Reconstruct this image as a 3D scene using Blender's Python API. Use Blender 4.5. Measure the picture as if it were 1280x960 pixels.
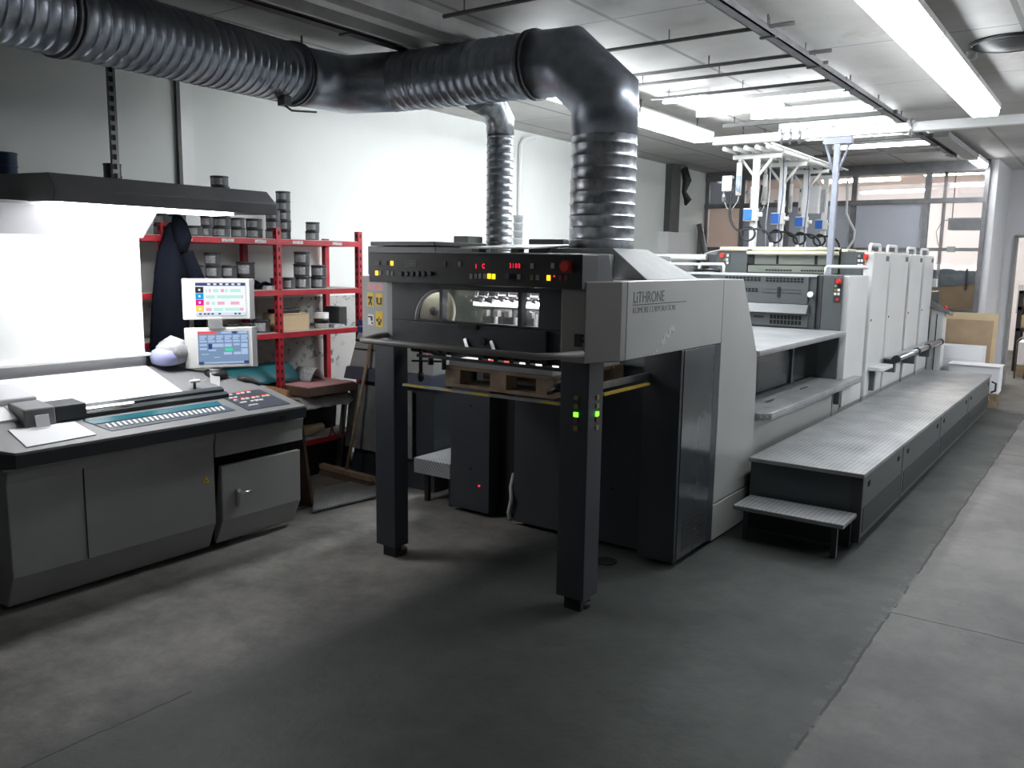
import bpy, bmesh, math, random
from mathutils import Vector, Matrix
random.seed(7)
for o in list(bpy.data.objects): bpy.data.objects.remove(o)
scene = bpy.context.scene
COL = scene.collection
PI = math.pi

# ------------------------------------------------------------------ camera
def make_camera():
    yaw, p, r = -6.21859539e-01, 1.45679932e-01, 1.47467859e-02
    fw = Vector((math.sin(yaw)*math.cos(p), math.cos(yaw)*math.cos(p), -math.sin(p)))
    rt = Vector((math.cos(yaw), -math.sin(yaw), 0))
    up = rt.cross(fw)
    rr = math.cos(r)*rt + math.sin(r)*up
    uu = -math.sin(r)*rt + math.cos(r)*up
    m = Matrix(((rr.x, uu.x, -fw.x, 0), (rr.y, uu.y, -fw.y, 0), (rr.z, uu.z, -fw.z, 1.6), (0, 0, 0, 1)))
    cd = bpy.data.cameras.new('camera'); cam = bpy.data.objects.new('camera', cd)
    COL.objects.link(cam); cam.matrix_world = m
    cd.sensor_width = 36; cd.lens = 36*1055.83/1280; cd.clip_start = .05; cd.clip_end = 100
    scene.camera = cam
make_camera()
# ------------------------------------------------------------------ world, exposure
w = bpy.data.worlds.new('world'); scene.world = w; w.use_nodes = True
w.node_tree.nodes['Background'].inputs[0].default_value = (.6, .7, .85, 1)
w.node_tree.nodes['Background'].inputs[1].default_value = .05
scene.view_settings.view_transform = 'Standard'; scene.view_settings.look = 'None'
scene.view_settings.gamma = 1; scene.view_settings.use_curve_mapping = False
scene.view_settings.exposure = 0.95
TUBE = 42.0      # ceiling fluorescent tubes
HOOD = 17.0       # viewing light under the console hood
INNER = 9.0      # lamp inside the delivery
BACK = 42.0       # lights of the room beyond

# ------------------------------------------------------------------ materials
def N(nt, t, **k):
    n = nt.nodes.new(t)
    for a, b in k.items(): setattr(n, a, b)
    return n
def mat(name, c, rough=.5, metal=0, var=0, vs=4, bump=0, bs=60, emit=None, es=1, spec=.5, alpha=1, trans=0, c2=None, coat=0):
    m = bpy.data.materials.new(name); m.use_nodes = True
    nt = m.node_tree; b = nt.nodes['Principled BSDF']; L = nt.links
    b.inputs['Base Color'].default_value = (*c, 1); b.inputs['Roughness'].default_value = rough
    b.inputs['Metallic'].default_value = metal; b.inputs['Specular IOR Level'].default_value = spec
    b.inputs['Alpha'].default_value = alpha; b.inputs['Transmission Weight'].default_value = trans
    b.inputs['Coat Weight'].default_value = coat
    tc = N(nt, 'ShaderNodeTexCoord')
    if var or c2:
        n = N(nt, 'ShaderNodeTexNoise'); n.inputs['Scale'].default_value = vs; n.inputs['Detail'].default_value = 6
        n.inputs['Roughness'].default_value = .65
        L.new(tc.outputs['Object'], n.inputs['Vector'])
        rp = N(nt, 'ShaderNodeValToRGB'); L.new(n.outputs['Fac'], rp.inputs[0])
        d = c2 if c2 else tuple(x*(1-var) for x in c)
        e = c if c2 else tuple(min(1, x*(1+var*.6)) for x in c)
        rp.color_ramp.elements[0].color = (*d, 1); rp.color_ramp.elements[0].position = .35
        rp.color_ramp.elements[1].color = (*e, 1); rp.color_ramp.elements[1].position = .65
        L.new(rp.outputs[0], b.inputs['Base Color'])
    if bump:
        n = N(nt, 'ShaderNodeTexNoise'); n.inputs['Scale'].default_value = bs; n.inputs['Detail'].default_value = 4
        L.new(tc.outputs['Object'], n.inputs['Vector'])
        bp = N(nt, 'ShaderNodeBump'); bp.inputs['Strength'].default_value = bump; bp.inputs['Distance'].default_value = .01
        L.new(n.outputs['Fac'], bp.inputs['Height']); L.new(bp.outputs[0], b.inputs['Normal'])
    if emit:
        b.inputs['Emission Color'].default_value = (*emit, 1); b.inputs['Emission Strength'].default_value = es
    return m

def mathn(nt, op, a, b=None, c=None):
    n = N(nt, 'ShaderNodeMath', operation=op)
    for i, v in enumerate((a, b, c)):
        if v is None: continue
        if isinstance(v, (int, float)): n.inputs[i].default_value = v
        else: nt.links.new(v, n.inputs[i])
    return n.outputs[0]
def mixc(nt, f, a, b):
    n = N(nt, 'ShaderNodeMix', data_type='RGBA')
    if isinstance(f, (int, float)): n.inputs[0].default_value = f
    else: nt.links.new(f, n.inputs[0])
    for i, v in ((6, a), (7, b)):
        if isinstance(v, tuple): n.inputs[i].default_value = (*v, 1)
        else: nt.links.new(v, n.inputs[i])
    return n.outputs[2]
def noise(nt, vec, s, d=5, r=.6):
    n = N(nt, 'ShaderNodeTexNoise'); n.inputs['Scale'].default_value = s; n.inputs['Detail'].default_value = d
    n.inputs['Roughness'].default_value = r; nt.links.new(vec, n.inputs['Vector']); return n.outputs['Fac']
def ramp(nt, v, p0, p1):
    n = N(nt, 'ShaderNodeMapRange'); nt.links.new(v, n.inputs[0])
    n.inputs[1].default_value = p0; n.inputs[2].default_value = p1; n.clamp = True
    return n.outputs[0]

def floor_mat():
    m = bpy.data.materials.new('concrete_floor'); m.use_nodes = True
    nt = m.node_tree; b = nt.nodes['Principled BSDF']; L = nt.links
    tc = N(nt, 'ShaderNodeTexCoord'); v = tc.outputs['Object']
    s = N(nt, 'ShaderNodeSeparateXYZ'); L.new(v, s.inputs[0]); X, Y = s.outputs[0], s.outputs[1]
    wob = mathn(nt, 'MULTIPLY', mathn(nt, 'SUBTRACT', noise(nt, v, 5, 6, .7), .5), .035)
    xw = mathn(nt, 'ADD', X, wob); yw = mathn(nt, 'ADD', Y, wob)
    big = ramp(nt, noise(nt, v, 1.3, 5), .35, .65); fine = ramp(nt, noise(nt, v, 7, 9, .78), .32, .68)
    left = mixc(nt, big, (.040, .045, .042), (.066, .073, .068))
    right = mixc(nt, big, (.130, .125, .123), (.185, .178, .173))
    side = ramp(nt, xw, -.745, -.725)
    base = mixc(nt, side, left, right)
    # dusty strip along the console, lightened to paint in the lamplight on it
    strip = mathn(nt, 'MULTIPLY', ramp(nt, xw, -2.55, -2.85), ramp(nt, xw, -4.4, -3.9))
    lit_dust = mathn(nt, 'MULTIPLY', strip, ramp(nt, noise(nt, v, 2.2, 7, .7), .25, .6))
    base = mixc(nt, lit_dust, base, (.27, .255, .24))
    # worn pale trail left of the platform edge, dark oily stains under the delivery
    st = mathn(nt, 'MULTIPLY', ramp(nt, noise(nt, v, 3.1, 6, .75), .60, .72), .35)
    base = mixc(nt, st, base, (.022, .023, .022))
    cm = N(nt, 'ShaderNodeMix', data_type='RGBA', blend_type='MULTIPLY'); cm.inputs[0].default_value = .55
    L.new(base, cm.inputs[6]); fr = mixc(nt, fine, (.48, .48, .49), (1.15, 1.15, 1.14)); L.new(fr, cm.inputs[7]); base = cm.outputs[2]
    # joints
    def line(a, at, wd):
        return mathn(nt, 'LESS_THAN', mathn(nt, 'ABSOLUTE', mathn(nt, 'SUBTRACT', a, at)), wd)
    j1 = mathn(nt, 'MULTIPLY', line(xw, -.735, .006), mathn(nt, 'GREATER_THAN', noise(nt, v, 1.6), .44))
    j2 = mathn(nt, 'MULTIPLY', line(yw, 4.09, .005), mathn(nt, 'GREATER_THAN', X, -.735))
    j3 = mathn(nt, 'MULTIPLY', line(yw, 8.3, .005), mathn(nt, 'GREATER_THAN', X, -.735))
    j4 = mathn(nt, 'MULTIPLY', line(xw, -2.66, .004), mathn(nt, 'LESS_THAN', Y, 1.7))
    chip = mathn(nt, 'MULTIPLY', line(xw, -.75, .03), mathn(nt, 'GREATER_THAN', noise(nt, v, 14, 4), .56))
    base = mixc(nt, mathn(nt, 'MULTIPLY', chip, .12), base, (.24, .23, .22))
    for j in (j1, j2, j3, j4): base = mixc(nt, j, base, (.012, .012, .012))
    L.new(base, b.inputs['Base Color'])
    rg = mathn(nt, 'ADD', mathn(nt, 'MULTIPLY', big, -.12), .62); L.new(rg, b.inputs['Roughness'])
    bp = N(nt, 'ShaderNodeBump'); bp.inputs['Strength'].default_value = .35; bp.inputs['Distance'].default_value = .01
    L.new(noise(nt, v, 22, 8, .7), bp.inputs['Height']); L.new(bp.outputs[0], b.inputs['Normal'])
    return m
def wall_mat():
    m = bpy.data.materials.new('painted_wall'); m.use_nodes = True
    nt = m.node_tree; b = nt.nodes['Principled BSDF']; L = nt.links
    tc = N(nt, 'ShaderNodeTexCoord'); v = tc.outputs['Object']
    s = N(nt, 'ShaderNodeSeparateXYZ'); L.new(v, s.inputs[0])
    up = mixc(nt, ramp(nt, noise(nt, v, 1.1), .3, .7), (.74, .76, .735), (.80, .82, .80))
    sp = ramp(nt, noise(nt, v, 16, 6, .75), .54, .60)
    sp2 = ramp(nt, noise(nt, v, 2.0, 3), .42, .58)
    lo = mixc(nt, mathn(nt, 'MULTIPLY', sp, sp2), (.46, .46, .44), (.10, .10, .10))
    c = mixc(nt, mathn(nt, 'GREATER_THAN', s.outputs[2], 1.30), lo, up)
    L.new(c, b.inputs['Base Color']); b.inputs['Roughness'].default_value = .75
    return m
def ceil_mat():
    m = bpy.data.materials.new('ceiling_panels'); m.use_nodes = True
    nt = m.node_tree; b = nt.nodes['Principled BSDF']; L = nt.links
    tc = N(nt, 'ShaderNodeTexCoord'); v = tc.outputs['Object']
    s = N(nt, 'ShaderNodeSeparateXYZ'); L.new(v, s.inputs[0])
    def seam(a, off, pitch, wd):
        f = mathn(nt, 'FRACT', mathn(nt, 'DIVIDE', mathn(nt, 'ADD', a, off), pitch))
        return mathn(nt, 'LESS_THAN', f, wd/pitch)
    g = mathn(nt, 'MAXIMUM', seam(s.outputs[0], 21.585, .6, .030), seam(s.outputs[1], 20-5.57+1.24*3, 1.24, .014))
    base = mixc(nt, ramp(nt, noise(nt, v, 1.0, 5, .6), .38, .66), (.44, .43, .41), (.58, .575, .56))
    sta = mathn(nt, 'MULTIPLY', ramp(nt, noise(nt, v, 2.3, 5, .7), .56, .7), .5)
    base = mixc(nt, sta, base, (.30, .27, .23))
    base = mixc(nt, g, base, (.24, .24, .235))
    L.new(base, b.inputs['Base Color']); b.inputs['Roughness'].default_value = .55
    return m
def tread_mat():
    m = bpy.data.materials.new('tread_plate'); m.use_nodes = True
    nt = m.node_tree; b = nt.nodes['Principled BSDF']; L = nt.links
    tc = N(nt, 'ShaderNodeTexCoord'); v = tc.outputs['Object']
    s = N(nt, 'ShaderNodeSeparateXYZ'); L.new(v, s.inputs[0]); X, Y, Z = s.outputs
    X2 = mathn(nt, 'ADD', X, Z)
    K = 115.
    a = mathn(nt, 'SINE', mathn(nt, 'MULTIPLY', mathn(nt, 'ADD', X2, Y), K))
    c = mathn(nt, 'SINE', mathn(nt, 'MULTIPLY', mathn(nt, 'SUBTRACT', X2, Y), K))
    h = mathn(nt, 'MAXIMUM', mathn(nt, 'POWER', mathn(nt, 'MAXIMUM', mathn(nt, 'MULTIPLY', a, c), 0), 1.5), 0)
    wear = ramp(nt, noise(nt, v, 2.4, 6, .7), .3, .7)
    col = mixc(nt, wear, (.17, .175, .18), (.34, .345, .35)); col = mixc(nt, mathn(nt, 'MULTIPLY', h, .65), col, (.62, .64, .66))
    L.new(col, b.inputs['Base Color']); b.inputs['Metallic'].default_value = .35
    L.new(mathn(nt, 'ADD', mathn(nt, 'MULTIPLY', wear, -.1), .48), b.inputs['Roughness'])
    bp = N(nt, 'ShaderNodeBump'); bp.inputs['Strength'].default_value = .5; bp.inputs['Distance'].default_value = .002
    L.new(h, bp.inputs['Height']); L.new(bp.outputs[0], b.inputs['Normal'])
    return m
M = dict(
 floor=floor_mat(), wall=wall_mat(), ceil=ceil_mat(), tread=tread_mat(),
 white_wall=mat('white_plaster', (.70, .70, .72), .8, var=.05, vs=1),
 peach=mat('peach_plaster', (.80, .66, .60), .8, var=.04, vs=1),
 press=mat('press_light_grey', (.345, .35, .34), .38, var=.05, vs=2),
 press_w=mat('press_white_grey', (.64, .65, .65), .3, var=.05, vs=2),
 taupe=mat('press_warm_grey', (.235, .225, .215), .4, var=.05, vs=3),
 dark=mat('press_charcoal', (.034, .039, .047), .42, var=.12, vs=3),
 dark_gloss=mat('press_charcoal_gloss', (.055, .062, .066), .16, var=.1, vs=2),
 mid=mat('press_mid_grey', (.085, .093, .096), .4, var=.08, vs=3),
 olive=mat('press_olive_grey', (.17, .19, .165), .4, var=.08, vs=3),
 black=mat('black_plastic', (.012, .013, .015), .4),
 void=mat('black_recess', (.004, .004, .005), .8),
 galv=mat('galvanised_duct', (.40, .43, .48), .36, 1, c2=(.25, .275, .32), vs=7),
 galv_l=mat('bright_galvanised', (.62, .64, .67), .34, 1, c2=(.26, .28, .31), vs=14),
 steel=mat('brushed_steel', (.55, .56, .58), .3, 1, var=.15, vs=8),
 dsteel=mat('dull_steel', (.22, .22, .23), .5, .8, var=.2, vs=8),
 girder=mat('light_painted_steel', (.55, .55, .54), .5, var=.15, vs=5), hoodp=mat('hood_paint', (.135, .135, .142), .45, var=.1, vs=4),
 beam=mat('grey_painted_steel', (.34, .35, .35), .5, .2, var=.12, vs=5),
 dbeam=mat('dark_painted_steel', (.10, .10, .10), .6, .2, var=.2, vs=5),
 white=mat('white_paint', (.80, .80, .79), .4, var=.04, vs=4),
 paper=mat('white_paper', (.84, .84, .86), .75),
 red=mat('red_rack_paint', (.42, .018, .03), .45, var=.25, vs=12),
 shelf=mat('grey_shelf_board', (.42, .42, .40), .6, var=.2, vs=6),
 tin=mat('grey_tin', (.15, .155, .165), .38, .5, var=.15, vs=20),
 tin_lid=mat('dark_tin_lid', (.07, .072, .078), .4, .5),
 tin_blue=mat('blue_tin', (.035, .055, .10), .4, .3),
 label=mat('tin_label', (.62, .63, .64), .6, c2=(.28, .28, .29), vs=60),
 label_g=mat('green_tin_label', (.42, .58, .34), .6),
 label_y=mat('yellow_tin_label', (.75, .65, .08), .6),
 card=mat('cardboard', (.42, .31, .20), .8, var=.12, vs=5),
 card2=mat('pale_cardboard', (.62, .48, .30), .8, var=.06, vs=5),
 wood=mat('rough_wood', (.33, .24, .16), .75, var=.35, vs=9),
 dwood=mat('dark_wood', (.13, .085, .06), .7, var=.3, vs=9),
 orange_wood=mat('orange_board', (.62, .34, .17), .7, var=.1, vs=6),
 yellow=mat('warning_yellow', (.78, .52, .03), .5),
 pink=mat('faded_pink_label', (.72, .25, .28), .6, c2=(.60, .42, .42), vs=60),
 blue=mat('blue_plastic', (.03, .16, .60), .4, emit=(.03, .16, .6), es=.0),
 dblue=mat('blue_sticker', (.03, .07, .25), .5),
 redp=mat('red_button', (.70, .035, .02), .35),
 greyp=mat('grey_button', (.30, .31, .31), .5),
 whitep=mat('white_button', (.75, .75, .73), .5),
 led_y=mat('lit_amber_button', (1, .55, .02), .5, emit=(1, .48, .01), es=1.3),
 led_r=mat('red_led', (1, .02, .04), .5, emit=(1, .015, .04), es=1.1),
 led_g=mat('green_led', (.1, 1, .02), .5, emit=(.12, 1, .02), es=2.0),
 dim_y=mat('dull_yellow_button', (.22, .20, .05), .5),
 dim_r=mat('dull_red_button', (.22, .02, .03), .5),
 lamp=mat('fluorescent_tube', (1, 1, 1), .5, emit=(.93, .97, 1), es=TUBE*.45),
 hood_l=mat('viewing_lamp', (1, 1, 1), .5, emit=(.98, .99, 1), es=HOOD),
 inner_l=mat('inner_lamp', (1, 1, 1), .5, emit=(.95, .98, 1), es=INNER),
 back_l=mat('far_room_lamp', (1, 1, 1), .5, emit=(1, .93, .86), es=BACK),
 console=mat('console_grey', (.30, .305, .295), .45, var=.06, vs=3), monitor=mat('white_monitor_plastic', (.90, .90, .87), .4),
 cloth=mat('black_cloth', (.004, .005, .009), .95, spec=.1, bump=.5, bs=14),
 teal=mat('teal_sheet', (.02, .17, .20), .45, var=.1, vs=4),
 desk=mat('console_desk_grey', (.20, .20, .205), .45, var=.08, vs=5),
 table=mat('white_viewing_table', (.88, .88, .88), .6),
 refl=mat('grey_reflector', (.52, .52, .54), .6),
 glass=mat('glass_pane', (.9, .95, 1), .03, trans=1, alpha=.10),
 blueglass=mat('frosted_blue_glass', (.46, .51, .60), .35, alpha=.72, var=.06, vs=2),
 peachglass=mat('frosted_peach_glass', (.85, .60, .46), .4, alpha=.3, var=.06, vs=1),
 acryl=mat('smoky_acrylic', (.20, .21, .21), .12, trans=.0, var=.3, vs=5),
 wrap=mat('grey_plastic_film', (.20, .23, .25), .25, bump=1, bs=12, var=.3, vs=9),
 film=mat('crumpled_grey_sheet', (.40, .38, .37), .45, bump=1, bs=9, var=.3, vs=8),
 rubber=mat('black_rubber', (.018, .019, .02), .55),
 whitehose=mat('pale_hose', (.45, .47, .48), .5),
 cream=mat('cream_cover', (.70, .66, .50), .5, var=.1, vs=10),
 lavender=mat('lavender_bag', (.36, .38, .62), .45),
 clearbag=mat('grey_clear_bag', (.42, .42, .44), .2, bump=1, bs=20, var=.3, vs=16),
 mud=mat('dirty_floor_board', (.17, .155, .14), .8, var=.3, vs=6),
 bluem=mat('blue_machine_paint', (.10, .12, .50), .5),
)

# ------------------------------------------------------------------ mesh builder
class MB:
    def __init__(s): s.bm = bmesh.new(); s.mi = 0; s.smooth = False
    def _f(s, vs):
        try:
            f = s.bm.faces.new(vs); f.material_index = s.mi; f.smooth = s.smooth; return f
        except ValueError: return None
    def hexa(s, p):   # 8 points: bottom ring 0-3, top ring 4-7
        v = [s.bm.verts.new(q) for q in p]
        for a in ((3,2,1,0),(4,5,6,7),(0,1,5,4),(1,2,6,5),(2,3,7,6),(3,0,4,7)): s._f([v[i] for i in a])
        return s
    def box(s, x0, x1, y0, y1, z0, z1):
        x0, x1 = sorted((x0, x1)); y0, y1 = sorted((y0, y1)); z0, z1 = sorted((z0, z1))
        return s.hexa([(x0,y0,z0),(x1,y0,z0),(x1,y1,z0),(x0,y1,z0),(x0,y0,z1),(x1,y0,z1),(x1,y1,z1),(x0,y1,z1)])
    def prism(s, pts, ax, a, b):
        def P(u, v, t): return {'x': (t,u,v), 'y': (u,t,v), 'z': (u,v,t)}[ax]
        A = [s.bm.verts.new(P(u,v,a)) for u,v in pts]; B = [s.bm.verts.new(P(u,v,b)) for u,v in pts]
        n = len(pts); s._f(A[::-1]); s._f(B)
        for i in range(n): s._f([A[i], A[(i+1)%n], B[(i+1)%n], B[i]])
        return s
    def obox(s, c, sx, sy, sz, R):   # oriented box
        c = Vector(c)
        q = [R @ Vector((a*sx/2, b*sy/2, d*sz/2)) + c for d in (-1,1) for a,b in ((-1,-1),(1,-1),(1,1),(-1,1))]
        return s.hexa(q)
    def ring(s, c, ax, r, n, e=None):
        ax = Vector(ax).normalized()
        t = Vector((0,0,1)) if abs(ax.z) < .9 else Vector((1,0,0))
        u = ax.cross(t).normalized(); v = ax.cross(u)
        return [s.bm.verts.new(Vector(c) + r*(math.cos(2*PI*i/n)*u + math.sin(2*PI*i/n)*v)) for i in range(n)]
    def skin(s, rings, cap=True, smooth=True):
        n = len(rings[0]); sm = s.smooth
        s.smooth = smooth
        for A, B in zip(rings, rings[1:]):
            for i in range(n): s._f([A[i], B[i], B[(i+1)%n], A[(i+1)%n]])
        s.smooth = False
        if cap: s._f(rings[0]); s._f(rings[-1][::-1])
        s.smooth = sm; return s
    def cyl(s, a, b, r, n=16, r2=None, cap=True):
        a, b = Vector(a), Vector(b); d = b-a
        return s.skin([s.ring(a, d, r, n), s.ring(b, d, r2 if r2 is not None else r, n)], cap)
    def tube(s, path, r, n=8, cap=True):      # path with parallel-transported rings
        P = [Vector(p) for p in path]; rings = []
        t0 = (P[1]-P[0]).normalized()
        ref = Vector((0,0,1)) if abs(t0.z) < .9 else Vector((1,0,0))
        u = t0.cross(ref).normalized()
        for i, p in enumerate(P):
            if i == 0: t = t0
            elif i == len(P)-1: t = (P[i]-P[i-1]).normalized()
            else: t = ((P[i]-P[i-1]).normalized() + (P[i+1]-P[i]).normalized()).normalized()
            u = (u - t*u.dot(t)).normalized(); v = t.cross(u)
            k = 1
            if 0 < i < len(P)-1:
                c = max(.5, t.dot((P[i+1]-P[i]).normalized())); k = 1/c
            rr = r[i] if isinstance(r, (list, tuple)) else r
            # stretch in the plane of the bend for a true mitre
            if 0 < i < len(P)-1 and k > 1.001:
                bn = (P[i]-P[i-1]).cross(P[i+1]-P[i]); bn = bn.normalized() if bn.length > 1e-9 else v
                ip = bn.cross(t).normalized()
                ring = []
                for j in range(n):
                    d = math.cos(2*PI*j/n)*u + math.sin(2*PI*j/n)*v
                    d = d + ip*(d.dot(ip)*(k-1)); ring.append(s.bm.verts.new(p + rr*d))
            else:
                ring = [s.bm.verts.new(p + rr*(math.cos(2*PI*j/n)*u + math.sin(2*PI*j/n)*v)) for j in range(n)]
            rings.append(ring)
        return s.skin(rings, cap)
    def lathe(s, c, prof, n=24, cap=True):
        c = Vector(c)
        return s.skin([s.ring(c+Vector((0,0,z)), (0,0,-1), r, n) for r, z in prof], cap)
    def patch(s, c, r, a0, a1, z0, z1, n=6):   # curved label on a cylinder
        A = []; B = []
        for i in range(n+1):
            a = a0+(a1-a0)*i/n
            A.append(s.bm.verts.new((c[0]+r*math.cos(a), c[1]+r*math.sin(a), z0))); B.append(s.bm.verts.new((c[0]+r*math.cos(a), c[1]+r*math.sin(a), z1)))
        for i in range(n): s._f([A[i], A[i+1], B[i+1], B[i]])
        return s
    def sheet(s, fn, nu, nv, th=0):
        g = [[s.bm.verts.new(fn(i/nu, j/nv)) for j in range(nv+1)] for i in range(nu+1)]
        sm = s.smooth; s.smooth = True
        for i in range(nu):
            for j in range(nv): s._f([g[i][j], g[i+1][j], g[i+1][j+1], g[i][j+1]])
        s.smooth = sm; return s

def build(name, mb, m, parent=None, origin=(0,0,0), bevel=0, solid=0, seg=2):
    o3 = Vector(origin)
    me = bpy.data.meshes.new(name)
    for v in mb.bm.verts: v.co -= o3
    if not mb.smooth: bmesh.ops.recalc_face_normals(mb.bm, faces=mb.bm.faces)
    mb.bm.to_mesh(me); mb.bm.free()
    for x in (m if isinstance(m, (list, tuple)) else [m]): me.materials.append(M[x] if isinstance(x, str) else x)
    o = bpy.data.objects.new(name, me); COL.objects.link(o)
    if parent: o.parent = parent
    else: o.location = o3
    if solid:
        k = o.modifiers.new('solid', 'SOLIDIFY'); k.thickness = solid; k.offset = 0
    if bevel:
        k = o.modifiers.new('bevel', 'BEVEL'); k.width = bevel; k.segments = seg; k.limit_method = 'ANGLE'; k.angle_limit = math.radians(40)
        k.harden_normals = False
    return o
def tag(o, label, cat, group=None):
    o['label'] = label; o['category'] = cat
    if group: o['group'] = group
    return o
class T:
    """a thing: an Empty at its base that parents its parts (mesh coordinates given in world space)"""
    def __init__(s, name, label, cat, loc, group=None):
        s.o = bpy.data.objects.new(name, None); COL.objects.link(s.o); s.loc = Vector(loc); s.o.location = s.loc
        s.o.empty_display_size = .1; tag(s.o, label, cat, group)
    def part(s, name, mb, m, parent=None, bevel=0, solid=0, label=None):
        o = build(name, mb, m, parent or s.o, s.loc, bevel, solid)
        if label: o['label'] = label
        return o
def solo(name, mb, m, label, cat, loc, group=None, bevel=0, solid=0):
    return tag(build(name, mb, m, None, loc, bevel, solid), label, cat, group)
def struct(name, mb, m, bevel=0):
    o = build(name, mb, m, None, (0,0,0), bevel); o['kind'] = 'structure'; return o
def dup(root, loc, label, group=None):
    r = root.copy(); COL.objects.link(r); r.location = loc; r['label'] = label
    if group: r['group'] = group
    for ch in list(root.children):
        c = ch.copy(); COL.objects.link(c); c.parent = r
        for g in list(ch.children):
            d = g.copy(); COL.objects.link(d); d.parent = c
    return r
def text_part(name, body, size, m, th, R, pos, parent, sx=1, bold=0, gap=1):
    """lettering converted to a mesh; R rotates text-plane (x right, y up, z out) into the world"""
    cu = bpy.data.curves.new(name, 'FONT'); cu.body = body; cu.size = size; cu.extrude = .0005; cu.offset = bold; cu.space_character = gap
    t = bpy.data.objects.new('tmp', cu); COL.objects.link(t)
    bpy.context.view_layer.update()
    me = bpy.data.meshes.new_from_object(t.evaluated_get(bpy.context.evaluated_depsgraph_get()))
    bpy.data.objects.remove(t); bpy.data.curves.remove(cu)
    for v in me.vertices:
        v.co = R @ Vector((v.co.x*sx, v.co.y, v.co.z)) + Vector(pos) - th.loc
    me.materials.clear(); me.materials.append(M[m])
    o = bpy.data.objects.new(name, me); COL.objects.link(o); o.parent = parent
    return o
def frame(xa, ya, za): return Matrix((xa, ya, za)).transposed()
R_FRONT = frame((1,0,0), (0,0,1), (0,-1,0))      # faces -Y
R_SIDE = frame((0,1,0), (0,0,1), (1,0,0))        # faces +X

# ================================================================== SETTING
CZ = 2.887
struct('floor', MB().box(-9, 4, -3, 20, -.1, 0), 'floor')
struct('ceiling', MB().box(-5.25, 4, -3, 13.45, CZ, CZ+.1), 'ceil')
struct('wall_left', MB().box(-5.25, -5.07, -3, 12, 0, CZ), 'wall')
struct('wall_right', MB().box(3.8, 4, -3, 13.4, 0, CZ), 'white_wall')
struct('wall_front', MB().box(-5.25, 4, -3.1, -2.9, 0, CZ), 'white_wall')
bw = MB(); bw.box(-1.44, -1.225, 13.3, 13.45, 0, CZ).box(-1.225, .2, 13.3, 13.45, 2.0, CZ).box(.2, 4, 13.3, 13.45, 0, CZ)
bw.box(-1.44, -1.36, 11.9, 13.3, 0, CZ)
struct('wall_back', bw, 'white_wall')
df = MB(); df.box(-1.245, -1.215, 13.27, 13.47, 0, 2.02).box(-1.245, .2, 13.27, 13.47, 2.0, 2.03)
struct('trim_1', df, 'beam')
struct('trim_2', MB().box(-5.075, -5.045, 3.30, 3.325, 1.3, CZ), 'dbeam')
struct('trim_3', MB().box(-5.075, -5.055, 3.325, 3.42, 1.3, CZ), 'white')
# far room beyond the partition and the doorway
struct('wall_far', MB().box(-9, 4, 19, 19.2, 0, 3.4), 'white_wall')
struct('ceiling_far', MB().box(-9, 4, 11.95, 19.2, 3.25, 3.35), 'peach')
struct('wall_far_left', MB().box(-9.1, -8.9, 12, 19.2, 0, 3.4), 'peach')
struct('wall_far_right', MB().box(3.8, 4.0, 13.4, 19.2, 0, 3.4), 'white_wall')
ub = MB(); ub.box(-9, -5.07, 11.85, 11.99, 0, 3.4).box(-5.25, 4, 11.93, 12.0, 2.93, 3.4)
struct('wall_far_front', ub, 'white_wall')

# glazed partition at y = 11.85
part = T('glazed_partition', 'grey steel framed glass partition across the back of the print hall', 'partition', (-3.25, 11.85, 0))
fm = MB()
for x in (-5.03, -4.50, -3.86, -2.985, -2.108, -1.46):
    wdt = .05 if x in (-5.03, -1.46) else .065
    fm.box(x-wdt/2, x+wdt/2, 11.81, 11.88, 0 if x != -1.46 else 1.05, 2.83)
for z0, z1 in ((2.76, 2.887), (2.38, 2.44)):
    fm.box(-5.06, -1.44, 11.80, 11.89, z0, z1)
fm.box(-5.06, -1.44, 11.80, 11.90, 1.79, 1.83)
fm.box(-1.99, -1.44, 11.80, 11.90, 1.03, 1.075)
part.part('frame', fm, 'dsteel')
part.part('lower_panel', MB().box(-5.05, -1.44, 11.83, 11.87, 0, 1.03), 'press_w')
for a, b in zip((-5.03, -4.50, -3.86, -2.985, -2.108), (-4.50, -3.86, -2.985, -2.108, -1.46)):
    first = a == -5.03; last = a == -2.108
    part.part('pane', MB().box(a+.03, b-.03, 11.845, 11.853, 2.44, 2.76), 'blueglass' if first else 'glass', label='grey upper pane' if first else 'clear upper pane')
    if last:
        part.part('pane', MB().box(a+.03, b-.03, 11.845, 11.853, 1.83, 2.38), 'glass')
        part.part('pane', MB().box(a+.12, b-.03, 11.845, 11.853, 1.07, 1.79), 'glass')
    else:
        part.part('pane', MB().box(a+.03, b-.03, 11.845, 11.853, 1.83, 2.38), 'peachglass' if first else 'blueglass', label='peach frosted pane' if first else 'blue grey frosted pane')
        part.part('pane', MB().box(a+.03, b-.03, 11.845, 11.853, 1.03, 1.79), 'blueglass')
part.part('side_post', MB().box(-1.99, -1.955, 12.2, 12.25, 1.05, 3.2), 'dsteel')
part.part('sill_bracket', MB().box(-1.83, -1.74, 11.78, 11.84, 1.775, 1.845), 'beam')

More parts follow.
